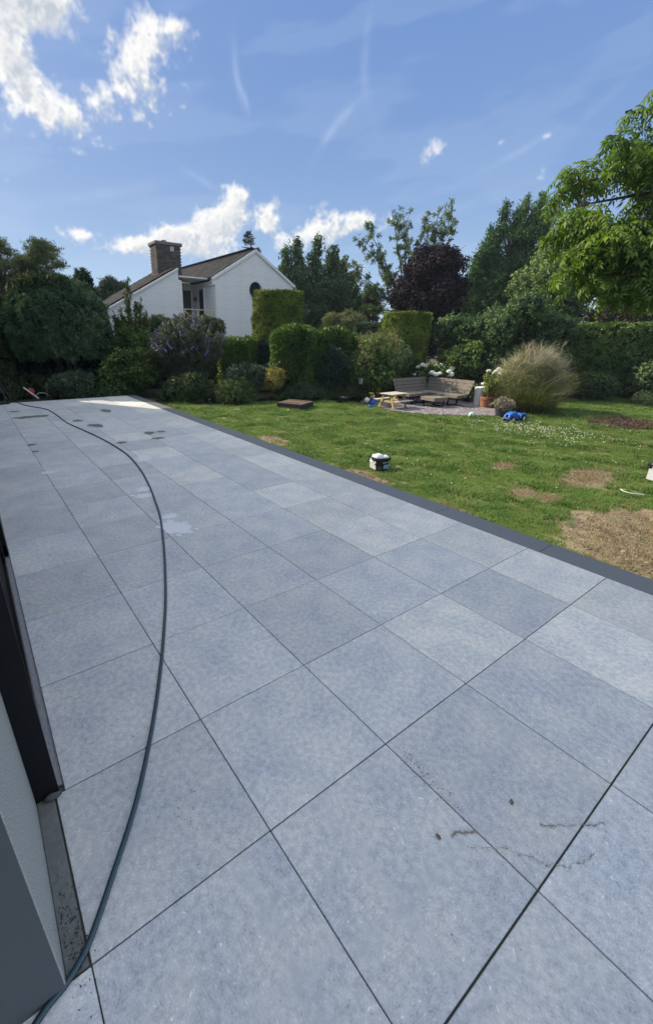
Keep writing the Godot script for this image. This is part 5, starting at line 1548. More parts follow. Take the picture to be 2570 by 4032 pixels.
# ------------------------------------------------------------------ patio and furniture
func furniture() -> void:
	rng.seed = 400
	# patio of small clinker pavers
	var edge := [[11.9, -11.2], [11.6, -10.2], [11.2, -9.05], [11.7, -8.1], [12.58, -7.26], [13.34, -6.82], [14.4, -6.95], [15.0, -7.3], [15.6, -8.4], [15.3, -9.6], [14.8, -10.6], [13.4, -11.0]]
	var poly := poly_of(edge)
	var pat := Node3D.new()
	put(pat, "patio", self)
	pat.set_meta("kind", "structure")
	part(pat, "joint_sand", sheet(poly, LAWN + 0.008), mat(Color(0.12, 0.11, 0.105), 0.95))
	var pv := MB.new()
	pv.box(Vector3(0, -0.02, 0), Vector3(0.194, 0.04, 0.063), Basis(), 0.004)
	var buf := PackedFloat32Array()
	var cnt := 0
	for i in 44:
		for j in 46:
			var u := i * 0.2 + (0.1 if j % 2 else 0.0) - 4.4
			var w := j * 0.0685 * 2.0 - 3.1
			for k in 2:
				var ang := 0.62
				var ww := w + k * 0.0685
				var uu := u + k * 0.1
				var x := 13.4 + cos(ang) * uu + sin(ang) * ww
				var z := -9.0 - sin(ang) * uu + cos(ang) * ww
				if not Geometry2D.is_point_in_polygon(Vector2(x, z), poly): continue
				var c := Color(0.17, 0.155, 0.165).lerp(Color(0.29, 0.265, 0.285), rng.randf()) * rng.randf_range(0.8, 1.1)
				buf.append_array(PackedFloat32Array([cos(ang), 0, sin(ang), x, 0, 1, 0, LAWN + 0.018 + rng.randf() * 0.003, -sin(ang), 0, cos(ang), z, c.r, c.g, c.b, 1]))
				cnt += 1
	multi(pat, "paver", pv.mesh(), M.tilemat, cnt, buf)
	var g1 := wood(Color(0.115, 0.10, 0.08), Color(0.20, 0.18, 0.15), 81, 0)
	var g2 := wood(Color(0.14, 0.125, 0.10), Color(0.23, 0.205, 0.17), 82, 2)
	var Y := LAWN + 0.02
	# corner bench
	var bt := thing("corner_bench", "grey weathered wooden corner bench on black metal legs", "bench", Vector3(14.0, Y, -9.7))
	for i in 4:
		var b := MB.new()
		var y := 0.43 + i * 0.118
		var zz := -0.50 - i * 0.035
		b.box(Vector3(-0.42, y, zz), Vector3(1.8 + i * 0.03, 0.112, 0.04), Basis(Vector3.RIGHT, -0.25), 0.005)
		part(bt, "back_board", b.mesh(), g1)
		b = MB.new()
		b.box(Vector3(0.49 + i * 0.035, y, 0.40), Vector3(0.04, 0.112, 1.76 + i * 0.03), Basis(Vector3.BACK, -0.25), 0.005)
		part(bt, "back_board", b.mesh(), g2)
	for i in 4:
		var b := MB.new()
		b.box(Vector3(-0.81 - 0.03, 0.335, -0.36 + i * 0.155), Vector3(1.1, 0.10, 0.15), Basis(), 0.005)
		part(bt, "seat_board", b.mesh(), g1)
		b = MB.new()
		b.box(Vector3(-0.17 + i * 0.155, 0.335, 0.46), Vector3(0.15, 0.10, 1.66), Basis(), 0.005)
		part(bt, "seat_board", b.mesh(), g2)
	for q in [[-1.15, -0.42, 0.2, 0], [-0.55, -0.42, 0.2, 0], [-0.15, 0.9, 0.42, 1], [-0.15, 0.05, 0.42, 1]]:
		var b := MB.new()
		var p := Vector3(q[0], 0.0, q[1])
		var e := p + (Vector3(0.55, 0, 0) if q[3] else Vector3(0, 0, 0.58))
		b.bar(p + Vector3(0, 0.015, 0), e + Vector3(0, 0.015, 0), 0.05, 0.025)
		b.bar(p + Vector3(0, 0.015, 0), p + Vector3(0, 0.285, 0), 0.05, 0.025)
		b.bar(e + Vector3(0, 0.015, 0), e + Vector3(0, 0.285, 0), 0.05, 0.025)
		part(bt, "leg", b.mesh(), M.blackmetal)
	# low table of the same wood
	var ct := thing("coffee_table", "low square grey wooden table on black sled legs before the bench", "table", Vector3(13.28, Y, -8.98), -0.12)
	for i in 4:
		var b := MB.new()
		b.box(Vector3(-0.255 + i * 0.17, 0.26, 0), Vector3(0.165, 0.12, 0.62), Basis(), 0.005)
		part(ct, "top_board", b.mesh(), g2)
	for s in [-0.22, 0.22]:
		var b := MB.new()
		b.bar(Vector3(s, 0.015, -0.22), Vector3(s, 0.015, 0.22), 0.04, 0.025)
		b.bar(Vector3(s, 0.015, -0.22), Vector3(s, 0.2, -0.24), 0.04, 0.025)
		b.bar(Vector3(s, 0.015, 0.22), Vector3(s, 0.2, 0.24), 0.04, 0.025)
		part(ct, "leg", b.mesh(), M.blackmetal)
	# children's picnic table
	var pine := wood(Color(0.40, 0.31, 0.15), Color(0.52, 0.42, 0.22), 83, 0)
	var pine2 := wood(Color(0.40, 0.31, 0.15), Color(0.50, 0.40, 0.20), 84, 1)
	var topw := wood(Color(0.42, 0.38, 0.33), Color(0.55, 0.51, 0.45), 85, 0)
	var pt := thing("picnic_table", "small pale pine children's picnic table at the patio edge", "picnic table", Vector3(11.78, Y, -9.53), 0.03)
	for i in 4:
		var b := MB.new()
		b.box(Vector3(0, 0.46, -0.21 + i * 0.14), Vector3(0.84, 0.022, 0.134), Basis(), 0.004)
		part(pt, "top_board", b.mesh(), topw)
	for s in [-1.0, 1.0]:
		for k in 2:
			var b := MB.new()
			b.box(Vector3(0, 0.25, s * (0.36 + k * 0.105)), Vector3(0.84, 0.022, 0.1), Basis(), 0.004)
			part(pt, "seat_board", b.mesh(), topw)
		var b2 := MB.new()
		b2.bar(Vector3(s * 0.3, 0.215, -0.44), Vector3(s * 0.3, 0.215, 0.44), 0.03, 0.07)
		part(pt, "seat_bearer", b2.mesh(), pine)
		b2 = MB.new()
		b2.bar(Vector3(s * 0.3, 0.42, -0.26), Vector3(s * 0.3, 0.42, 0.26), 0.03, 0.05)
		part(pt, "top_bearer", b2.mesh(), pine)
		for z in [-1.0, 1.0]:
			b2 = MB.new()
			b2.bar(Vector3(s * 0.33, 0.0, z * 0.31), Vector3(s * 0.33, 0.445, z * 0.13), 0.07, 0.03, 0.003, Vector3.RIGHT)
			part(pt, "leg", b2.mesh(), pine2)
		b2 = MB.new()
		b2.bar(Vector3(s * 0.3, 0.23, 0), Vector3(s * 0.06, 0.44, 0), 0.05, 0.025)
		part(pt, "brace", b2.mesh(), pine2)
	# sandbox with slatted lid
	var sx := thing("sandbox", "low dark blue sandbox with brown wooden lid on the lawn", "sandbox", Vector3(8.9, LAWN, -11.25), 0.43)
	var navy := mat(Color(0.012, 0.016, 0.028), 0.5)
	for q in [[Vector3(0, 0.08, 0.44), Vector3(0.92, 0.18, 0.03)], [Vector3(0, 0.08, -0.44), Vector3(0.92, 0.18, 0.03)], [Vector3(0.445, 0.08, 0), Vector3(0.03, 0.18, 0.85)], [Vector3(-0.445, 0.08, 0), Vector3(0.03, 0.18, 0.85)]]:
		var b := MB.new()
		b.box(q[0], q[1], Basis(), 0.004)
		part(sx, "side_board", b.mesh(), navy)
	var lid := wood(Color(0.11, 0.07, 0.05), Color(0.18, 0.12, 0.085), 86, 0, 0.6)
	for i in 8:
		var b := MB.new()
		b.box(Vector3(0, 0.182, -0.39 + i * 0.112), Vector3(0.92, 0.016, 0.106), Basis(), 0.003)
		part(sx, "lid_slat", b.mesh(), lid)
	for q in [-0.3, 0.3]:
		var b := MB.new()
		b.box(Vector3(q, 0.199, -0.05), Vector3(0.05, 0.016, 0.72), Basis(), 0.003)
		part(sx, "lid_batten", b.mesh(), lid)
	# lantern on a post
	var ln := thing("garden_lantern", "black garden lantern with glass panes on a thin post", "lamp post", Vector3(11.83, LAWN, -11.15))
	var b := MB.new()
	b.tube([Vector3(0, -0.05, 0), Vector3(0, 0.6, 0)], [0.028, 0.024], 10)
	b.lathe([Vector2(0.03, 0.56), Vector2(0.07, 0.61), Vector2(0.07, 0.63), Vector2(0.0, 0.63)], Vector3.ZERO, 12)
	part(ln, "post", b.mesh(), M.black)
	b = MB.new()
	b.lathe([Vector2(0.0, 0.93), Vector2(0.02, 0.92), Vector2(0.10, 0.865), Vector2(0.105, 0.85), Vector2(0.0, 0.85)], Vector3.ZERO, 4)
	part(ln, "roof", b.mesh(), M.black)
	for i in 4:
		var a := PI / 4 + i * PI / 2
		b = MB.new()
		b.bar(Vector3(cos(a) * 0.06, 0.63, sin(a) * 0.06), Vector3(cos(a) * 0.085, 0.85, sin(a) * 0.085), 0.01, 0.01, 0.0)
		part(ln, "frame", b.mesh(), M.black)
		var a2 := a + PI / 2
		b = MB.new()
		b.quad(Vector3(cos(a) * 0.057, 0.64, sin(a) * 0.057), Vector3(cos(a2) * 0.057, 0.64, sin(a2) * 0.057), Vector3(cos(a2) * 0.08, 0.845, sin(a2) * 0.08), Vector3(cos(a) * 0.08, 0.845, sin(a) * 0.08), Vector3(cos(a) + cos(a2), 0, sin(a) + sin(a2)))
		part(ln, "pane", b.mesh(), mat(Color(0.38, 0.37, 0.32), 0.3))
	# fire bowl
	var fb := thing("fire_bowl", "round black bowl holding pale stones at the bed edge", "bowl", Vector3(11.05, LAWN, -11.2))
	b = MB.new()
	b.lathe([Vector2(0.14, 0.0), Vector2(0.19, 0.02), Vector2(0.22, 0.2), Vector2(0.235, 0.22), Vector2(0.2, 0.22), Vector2(0.18, 0.12), Vector2(0, 0.12)], Vector3.ZERO, 20)
	part(fb, "bowl", b.mesh(), mat(Color(0.015, 0.016, 0.018), 0.35))
	for i in 12:
		b = MB.new()
		b.blob(Vector3(rng.randf_range(-0.12, 0.12), 0.17 + rng.randf() * 0.04, rng.randf_range(-0.12, 0.12)), Vector3(0.04, 0.03, 0.035), nz, 0.4, 2.0, 8)
		part(fb, "stone", b.mesh(), mat(Color(0.25, 0.26, 0.28) * rng.randf_range(0.4, 1.4), 0.8))
	# white tube, terracotta pot, dark pot
	b = MB.new()
	b.lathe([Vector2(0, 0.0), Vector2(0.165, 0.0), Vector2(0.172, 0.03), Vector2(0.168, 0.62), Vector2(0.16, 0.645), Vector2(0.13, 0.65), Vector2(0, 0.64)], Vector3.ZERO, 24, Basis(Vector3(0.6, 0, -0.8).normalized(), -0.06))
	single("white_planter", b.mesh(), mat(Color(0.84, 0.85, 0.86), 0.45), "tall white round planter behind the terracotta pot", "planter", Vector3(14.98, LAWN, -8.3))
	var tp := thing("terracotta_pot", "terracotta pot with a young leafy plant on the patio", "plant pot", Vector3(14.75, LAWN, -7.9))
	b = MB.new()
	b.lathe([Vector2(0, 0.0), Vector2(0.17, 0.0), Vector2(0.21, 0.27), Vector2(0.225, 0.275), Vector2(0.228, 0.36), Vector2(0.215, 0.37), Vector2(0.195, 0.36), Vector2(0.19, 0.32), Vector2(0, 0.32)], Vector3.ZERO, 28)
	part(tp, "pot", b.mesh(), tri_mat(noise_tex(0.03, [lin(0.21, 0.085, 0.045), lin(0.33, 0.15, 0.09), lin(0.28, 0.13, 0.085)], 87, 256), Vector3(2, 2, 2), 0.85))
	b = MB.new()
	var pb := []
	for i in 6:
		var e := Vector3(rng.randf_range(-0.2, 0.25), rng.randf_range(0.65, 1.05), rng.randf_range(-0.2, 0.2))
		b.tube([Vector3(0, 0.3, 0), e * Vector3(0.4, 0.7, 0.4), e], [0.018, 0.012, 0.006], 6, false)
		for k in 5: pb.append([Vector3(0, 0.4, 0).lerp(e, 0.3 + 0.17 * k), Vector3(0.09, 0.08, 0.09)])
	part(tp, "stems", b.mesh(), mat(Color(0.18, 0.16, 0.06), 0.8))
	leaves(tp, "foliage", CL.broad[0], M.leaf, 110, blob_sampler(pb, 0.9), 0.5, 0.85, Color(0.06, 0.09, 0.025), Color(0.14, 0.16, 0.05), 0.4)
	var bp := thing("dark_plant_pot", "dark grey tub with wispy grey plant left of the toy tractor", "plant pot", Vector3(13.42, LAWN, -6.62))
	b = MB.new()
	b.lathe([Vector2(0, 0.0), Vector2(0.17, 0.0), Vector2(0.225, 0.29), Vector2(0.235, 0.3), Vector2(0.215, 0.3), Vector2(0.2, 0.25), Vector2(0, 0.25)], Vector3.ZERO, 24)
	part(bp, "pot", b.mesh(), mat(Color(0.035, 0.042, 0.055), 0.45))
	leaves(bp, "foliage", CL.fine, M.dry, 420, blob_sampler([[Vector3(0, 0.36, 0), Vector3(0.3, 0.14, 0.3)], [Vector3(-0.1, 0.45, 0), Vector3(0.14, 0.12, 0.14)]], 0.9), 0.5, 1.0, Color(0.09, 0.085, 0.065), Color(0.20, 0.185, 0.15), 0.6)
	# white boards seen through the gap behind the right cypress column
	var wf := thing("white_board_fence", "short piece of white board fence glimpsed behind the right cypress column", "fence", Vector3(24.4, LAWN, -17.4), -0.9)
	for i in 4:
		b = MB.new()
		b.box(Vector3(0, 1.9 + i * 0.11, 0), Vector3(2.2, 0.09, 0.03))
		part(wf, "board", b.mesh(), M.white)
	for s in [-1.0, 1.0]:
		b = MB.new()
		b.box(Vector3(s, 1.1, -0.06), Vector3(0.09, 2.4, 0.09))
		part(wf, "post", b.mesh(), M.white)

# ------------------------------------------------------------------ toys
func toys() -> void:
	rng.seed = 500
	var blue := mat(Color(0.02, 0.13, 0.55), 0.35)
	var tr := thing("toy_tractor", "blue ride-on toy tractor with black steering wheel on the lawn", "toy tractor", Vector3(12.98, LAWN, -6.03), -0.17)
	var b := MB.new()
	# bonnet tapers to the front (-x), saddle behind
	var prof := [[-0.31, 0.10, 0.09], [-0.31, 0.20, 0.085], [-0.24, 0.245, 0.085], [-0.08, 0.275, 0.09], [-0.02, 0.25, 0.09], [0.0, 0.2, 0.095], [0.08, 0.185, 0.10], [0.2, 0.195, 0.12], [0.27, 0.215, 0.12], [0.29, 0.14, 0.11]]
	for i in prof.size() - 1:
		var p: Array = prof[i]
		var q: Array = prof[i + 1]
		b.quad(Vector3(p[0], p[1], -p[2]), Vector3(p[0], p[1], p[2]), Vector3(q[0], q[1], q[2]), Vector3(q[0], q[1], -q[2]), Vector3(-0.2, 1, 0) if i > 0 else Vector3(-1, 0, 0))
		for s in [-1.0, 1.0]:
			b.quad(Vector3(p[0], p[1], s * p[2]), Vector3(q[0], q[1], s * q[2]), Vector3(q[0], 0.08, s * q[2] * 1.05), Vector3(p[0], 0.08, s * p[2] * 1.05), Vector3(0, 0, s))
	b.quad(Vector3(0.29, 0.14, -0.11), Vector3(0.29, 0.14, 0.11), Vector3(0.29, 0.08, 0.115), Vector3(0.29, 0.08, -0.115), Vector3.RIGHT)
	b.quad(Vector3(-0.31, 0.08, -0.09), Vector3(0.29, 0.08, -0.115), Vector3(0.29, 0.08, 0.115), Vector3(-0.31, 0.08, 0.09), Vector3.DOWN)
	b.box(Vector3(-0.33, 0.1, 0), Vector3(0.06, 0.05, 0.2), Basis(), 0.012)
	part(tr, "body", b.mesh(), blue)
	for s in [-1.0, 1.0]:
		b = MB.new()
		var pts := []
		for i in 7:
			var a := PI * (i / 6.0)
			pts.append(Vector3(0.19 + cos(a) * 0.125, 0.1 + sin(a) * 0.125, s * 0.145))
		b.tube(pts, [0.03], 8)
		part(tr, "mudguard", b.mesh(), blue)
		b = MB.new()
		b.box(Vector3(-0.316, 0.165, s * 0.066), Vector3(0.012, 0.05, 0.03), Basis(), 0.004)
		part(tr, "headlight", b.mesh(), mat(Color(0.55, 0.58, 0.62), 0.2))
	b = MB.new()
	b.box(Vector3(-0.314, 0.165, 0), Vector3(0.014, 0.075, 0.085), Basis(), 0.004)
	part(tr, "grille", b.mesh(), M.black)
	for q in [[-0.2, 0.085, 0.12, 0.05], [0.2, 0.1, 0.155, 0.06]]:
		for s in [-1.0, 1.0]:
			b = MB.new()
			var w: float = q[3]
			var r: float = q[1]
			b.lathe([Vector2(r * 0.55, -w * 0.5), Vector2(r * 0.9, -w * 0.5), Vector2(r, -w * 0.3), Vector2(r, w * 0.3), Vector2(r * 0.9, w * 0.5), Vector2(r * 0.55, w * 0.5)], Vector3(q[0], r, s * q[2]), 20, Basis(Vector3.RIGHT, PI / 2))
			var wh := part(tr, "wheel", b.mesh(), M.black)
			b = MB.new()
			b.lathe([Vector2(0, w * 0.46), Vector2(r * 0.3, w * 0.46), Vector2(r * 0.56, w * 0.42), Vector2(r * 0.56, -w * 0.42), Vector2(0, -w * 0.46)], Vector3(q[0], r, s * q[2]), 16, Basis(Vector3.RIGHT, PI / 2))
			part(wh, "rim", b.mesh(), mat(Color(0.55, 0.58, 0.6), 0.4))
	b = MB.new()
	b.tube([Vector3(-0.06, 0.25, 0), Vector3(-0.015, 0.36, 0)], [0.014], 8)
	var ring := []
	for i in 21:
		var a := TAU * i / 20.0
		ring.append(Vector3(-0.01, 0.37, 0) + Vector3(cos(a) * 0.075, -cos(a) * 0.03, sin(a) * 0.08))
	b.tube(ring, [0.013], 6, false)
	b.lathe([Vector2(0.03, 0.35), Vector2(0.035, 0.37), Vector2(0, 0.375)], Vector3(-0.01, 0, 0), 10)
	part(tr, "steering_wheel", b.mesh(), M.black)
	# beach ball
	var ball := thing("beach_ball", "small mint green and white striped ball at the patio edge", "ball", Vector3(12.42, LAWN + 0.085, -7.02))
	for i in 8:
		b = MB.new()
		for r in 8:
			for k in 2:
				var t0 := TAU * (i + k * 0.5) / 8.0
				var t1 := TAU * (i + k * 0.5 + 0.5) / 8.0
				var p := []
				for w in [[r, t0], [r, t1], [r + 1, t1], [r + 1, t0]]:
					var ph: float = PI * w[0] / 8.0
					p.append(Basis(Vector3(0.3, 0, 1).normalized(), 0.5) * Vector3(sin(ph) * cos(w[1]), cos(ph), sin(ph) * sin(w[1])))
				b.tri(p[0] * 0.09, p[1] * 0.09, p[2] * 0.09, p[0], p[1], p[2])
				b.tri(p[0] * 0.09, p[2] * 0.09, p[3] * 0.09, p[0], p[2], p[3])
		part(ball, "stripe", b.mesh(), mat(Color(0.10, 0.42, 0.32), 0.4) if i % 2 else mat(Color(0.68, 0.75, 0.72), 0.4))
	b = MB.new()
	b.blob(Vector3.ZERO, Vector3(0.036, 0.036, 0.036), nz, 0.03, 2.0, 14)
	single("tennis_ball", b.mesh(), mat(Color(0.50, 0.60, 0.12), 0.9), "yellow green tennis ball on the lawn before the sandbox", "ball", Vector3(8.2, LAWN + 0.04, -10.72))
	# heap of toys left of the picnic table
	var tc := thing("toy_tricycle", "red toy tricycle with lime green handle and seat", "tricycle", Vector3(11.98, LAWN, -10.65), 0.5)
	b = MB.new()
	b.tube([Vector3(-0.2, 0.16, 0), Vector3(0.0, 0.12, 0), Vector3(0.28, 0.16, 0)], [0.05, 0.06, 0.05], 10)
	b.blob(Vector3(-0.12, 0.18, 0), Vector3(0.12, 0.09, 0.07), nz, 0.1, 2.0, 10)
	part(tc, "body", b.mesh(), mat(Color(0.30, 0.03, 0.02), 0.4))
	b = MB.new()
	b.tube([Vector3(-0.2, 0.2, 0), Vector3(-0.22, 0.37, 0)], [0.018], 8)
	b.tube([Vector3(-0.22, 0.37, -0.08), Vector3(-0.22, 0.385, 0), Vector3(-0.22, 0.37, 0.08)], [0.018], 8)
	part(tc, "handle", b.mesh(), mat(Color(0.45, 0.60, 0.08), 0.5))
	b = MB.new()
	b.tube([Vector3(0.0, 0.21, 0), Vector3(0.12, 0.19, 0), Vector3(0.26, 0.25, 0)], [0.035, 0.05, 0.03], 8)
	part(tc, "seat", b.mesh(), mat(Color(0.50, 0.58, 0.08), 0.5))
	for q in [[-0.22, 0.0], [0.24, -0.12], [0.24, 0.12]]:
		b = MB.new()
		b.lathe([Vector2(0, 0.02), Vector2(0.075, 0.02), Vector2(0.085, 0.0), Vector2(0.075, -0.02), Vector2(0, -0.02)], Vector3(q[0], 0.085, q[1]), 16, Basis(Vector3.RIGHT, PI / 2))
		part(tc, "wheel", b.mesh(), M.black)
	var bt := thing("blue_toy", "bright blue plastic toy with a flat track lying at the patio corner", "toy", Vector3(11.55, LAWN, -10.25), 0.35)
	b = MB.new()
	b.box(Vector3(-0.22, 0.03, -0.02), Vector3(0.5, 0.02, 0.05), Basis(Vector3.UP, 0.3), 0.006)
	b.box(Vector3(-0.24, 0.03, 0.1), Vector3(0.46, 0.02, 0.05), Basis(Vector3.UP, -0.1), 0.006)
	part(bt, "track", b.mesh(), mat(Color(0.03, 0.22, 0.62), 0.4))
	b = MB.new()
	b.box(Vector3(0.1, 0.09, 0), Vector3(0.2, 0.12, 0.14), Basis(), 0.02)
	b.box(Vector3(0.16, 0.19, 0), Vector3(0.09, 0.16, 0.12), Basis(), 0.02)
	part(bt, "body", b.mesh(), blue)
	b = MB.new()
	b.blob(Vector3(0.24, 0.17, 0.06), Vector3(0.04, 0.04, 0.04), nz, 0.1, 2.0, 8)
	part(bt, "knob", b.mesh(), mat(Color(0.65, 0.62, 0.6), 0.5))
	b = MB.new()
	b.box(Vector3(0, 0.1, 0), Vector3(0.2, 0.13, 0.17), Basis.from_euler(Vector3(0.4, 0.5, 0.5)), 0.03)
	var wt := thing("white_toy_box", "tilted white and black toy tub beside the red tricycle", "toy", Vector3(11.55, LAWN + 0.05, -10.5))
	part(wt, "tub", b.mesh(), mat(Color(0.55, 0.53, 0.5), 0.6))
	b = MB.new()
	b.box(Vector3(0.1, 0.03, 0.05), Vector3(0.16, 0.07, 0.15), Basis.from_euler(Vector3(0.4, 0.5, 0.5)), 0.02)
	part(wt, "lid", b.mesh(), M.black)

# ------------------------------------------------------------------ things on and near the terrace
func cloth(c: Vector3, r: Vector3, seed_: int) -> ArrayMesh:
	var f := FastNoiseLite.new()
	f.seed = seed_; f.frequency = 0.035; f.fractal_type = FastNoiseLite.FRACTAL_RIDGED; f.fractal_octaves = 3
	var b := MB.new()
	b.blob(c, r, f, 0.35, 1.6, 26)
	return b.mesh()

func bucket(label: String, at: Vector3, turn: float, sc: float, lettering: bool) -> void:
	var t := thing("bucket", label, "bucket", at, turn)
	t.scale = Vector3.ONE * sc
	var b := MB.new()
	# tapered rectangular tub, open at the top
	var ring := func(w: float, d: float, y: float) -> Array:
		var o := []
		for i in 24:
			var a := TAU * i / 24.0
			var cx := signf(cos(a)) * pow(absf(cos(a)), 0.35)
			var cz := signf(sin(a)) * pow(absf(sin(a)), 0.35)
			o.append(Vector3(cx * w, y, cz * d))
		return o
	var rs := [ring.call(0.115, 0.10, 0.0), ring.call(0.13, 0.115, 0.175), ring.call(0.146, 0.13, 0.178), ring.call(0.148, 0.132, 0.212), ring.call(0.136, 0.12, 0.212), ring.call(0.128, 0.112, 0.16), ring.call(0.02, 0.02, 0.155)]
	for i in rs.size() - 1:
		for k in 24:
			var j := (k + 1) % 24
			var o: Vector3 = (rs[i][k] + rs[i][j]) * (1.0 if i < 3 else -1.0)
			o.y = 0.0 if i < 3 else 2.0
			b.quad(rs[i][k], rs[i][j], rs[i + 1][j], rs[i + 1][k], o)
	part(t, "tub", b.mesh(), mat(Color(0.012, 0.014, 0.014), 0.4))
	var rot := Basis(Vector3.RIGHT, -0.085)
	b = MB.new()
	b.box(Vector3(-0.1245, 0.085, 0), Vector3(0.002, 0.135, 0.165), Basis(Vector3.BACK, 0.085), 0.0)
	part(t, "side_label", b.mesh(), tri_mat(noise_tex(0.09, [lin(0.42, 0.45, 0.50), lin(0.58, 0.62, 0.68), lin(0.62, 0.66, 0.72)], 93, 128, 3), Vector3(6, 14, 6), 0.4))
	b = MB.new()
	b.box(Vector3(0.06, 0.062, 0.1085), Vector3(0.105, 0.07, 0.002), Basis(Vector3.RIGHT, 0.085), 0.0)
	part(t, "front_label", b.mesh(), tri_mat(noise_tex(0.09, [lin(0.10, 0.17, 0.30), lin(0.22, 0.32, 0.48), lin(0.40, 0.48, 0.60)], 94, 128, 3), Vector3(7, 14, 7), 0.4))
	b = MB.new()
	b.box(Vector3(-0.065, 0.045, 0.1072), Vector3(0.09, 0.06, 0.002), Basis(Vector3.RIGHT, 0.085), 0.0)
	part(t, "front_picture", b.mesh(), mat(Color(0.07, 0.07, 0.068), 0.5))
	if lettering:
		var tm := TextMesh.new()
		tm.text = "AQUA XP"
		var fo := SystemFont.new()
		fo.font_names = PackedStringArray(["Droid Sans"])
		fo.font_weight = 700
		fo.font_italic = true
		tm.font = fo
		tm.font_size = 32
		tm.pixel_size = 0.0008
		tm.depth = 0.001
		part(t, "lettering", tm, mat(Color(0.6, 0.62, 0.64), 0.5), Vector3(0.035, 0.135, 0.1165), Basis(Vector3.RIGHT, 0.085) * Basis(Vector3.BACK, 0.06))
	b = MB.new()
	b.tube([Vector3(-0.15, 0.19, -0.03), Vector3(-0.19, 0.16, 0.02), Vector3(-0.17, 0.13, 0.11)], [0.009], 8)
	b.tube([Vector3(-0.185, 0.165, 0.0), Vector3(-0.18, 0.145, 0.07)], [0.014], 8)
	part(t, "handle", b.mesh(), mat(Color(0.62, 0.63, 0.6), 0.5))
	var c := part(self, "cleaning_cloth", cloth(Vector3(-0.03, 0.19, -0.01), Vector3(0.10, 0.055, 0.085), 95), mat(Color(0.66, 0.68, 0.74), 0.9), at, Basis(Vector3.UP, turn).scaled(Vector3.ONE * sc))
	var c2 := MeshInstance3D.new()
	c2.mesh = cloth(Vector3(0.075, 0.195, 0.03), Vector3(0.055, 0.035, 0.06), 96)
	c2.material_override = mat(Color(0.66, 0.71, 0.76), 0.9)
	put(c2, "cloth_fold", c)
	tag(c, "crumpled white cloth heaped in the bucket " + ("with white lettering on the lawn" if lettering else "at the right edge of the picture"), "cloth", "cloths in buckets")

func puddle(x: float, z: float, rx: float, rz: float, rot: float, seed_: int, y: float, thick: float) -> ArrayMesh:
	rng.seed = seed_
	var b := MB.new()
	var pts := []
	var n := 40
	for i in n:
		var a := TAU * i / n
		var r := 1.0 + 0.38 * nz.get_noise_3d(cos(a) * 60.0 + seed_ * 13.0, sin(a) * 60.0, 5.0) + 0.3 * nz.get_noise_3d(cos(a) * 240.0, sin(a) * 240.0, seed_ * 31.0)
		var p := Vector2(cos(a) * rx * r, sin(a) * rz * r).rotated(rot)
		pts.append(Vector3(x + p.x, y, z + p.y))
	var c := Vector3(x, y + thick, z)
	for i in n:
		var p: Vector3 = pts[i]
		var q: Vector3 = pts[(i + 1) % n]
		var pi := p.lerp(c, 0.12)
		var qi := q.lerp(c, 0.12)
		pi.y = y + thick; qi.y = y + thick
		b.tri(c, pi, qi, Vector3.UP, Vector3.UP, Vector3.UP)
		b.ftri(pi, qi, q, Vector3.UP); b.ftri(pi, q, p, Vector3.UP)
	return b.mesh()

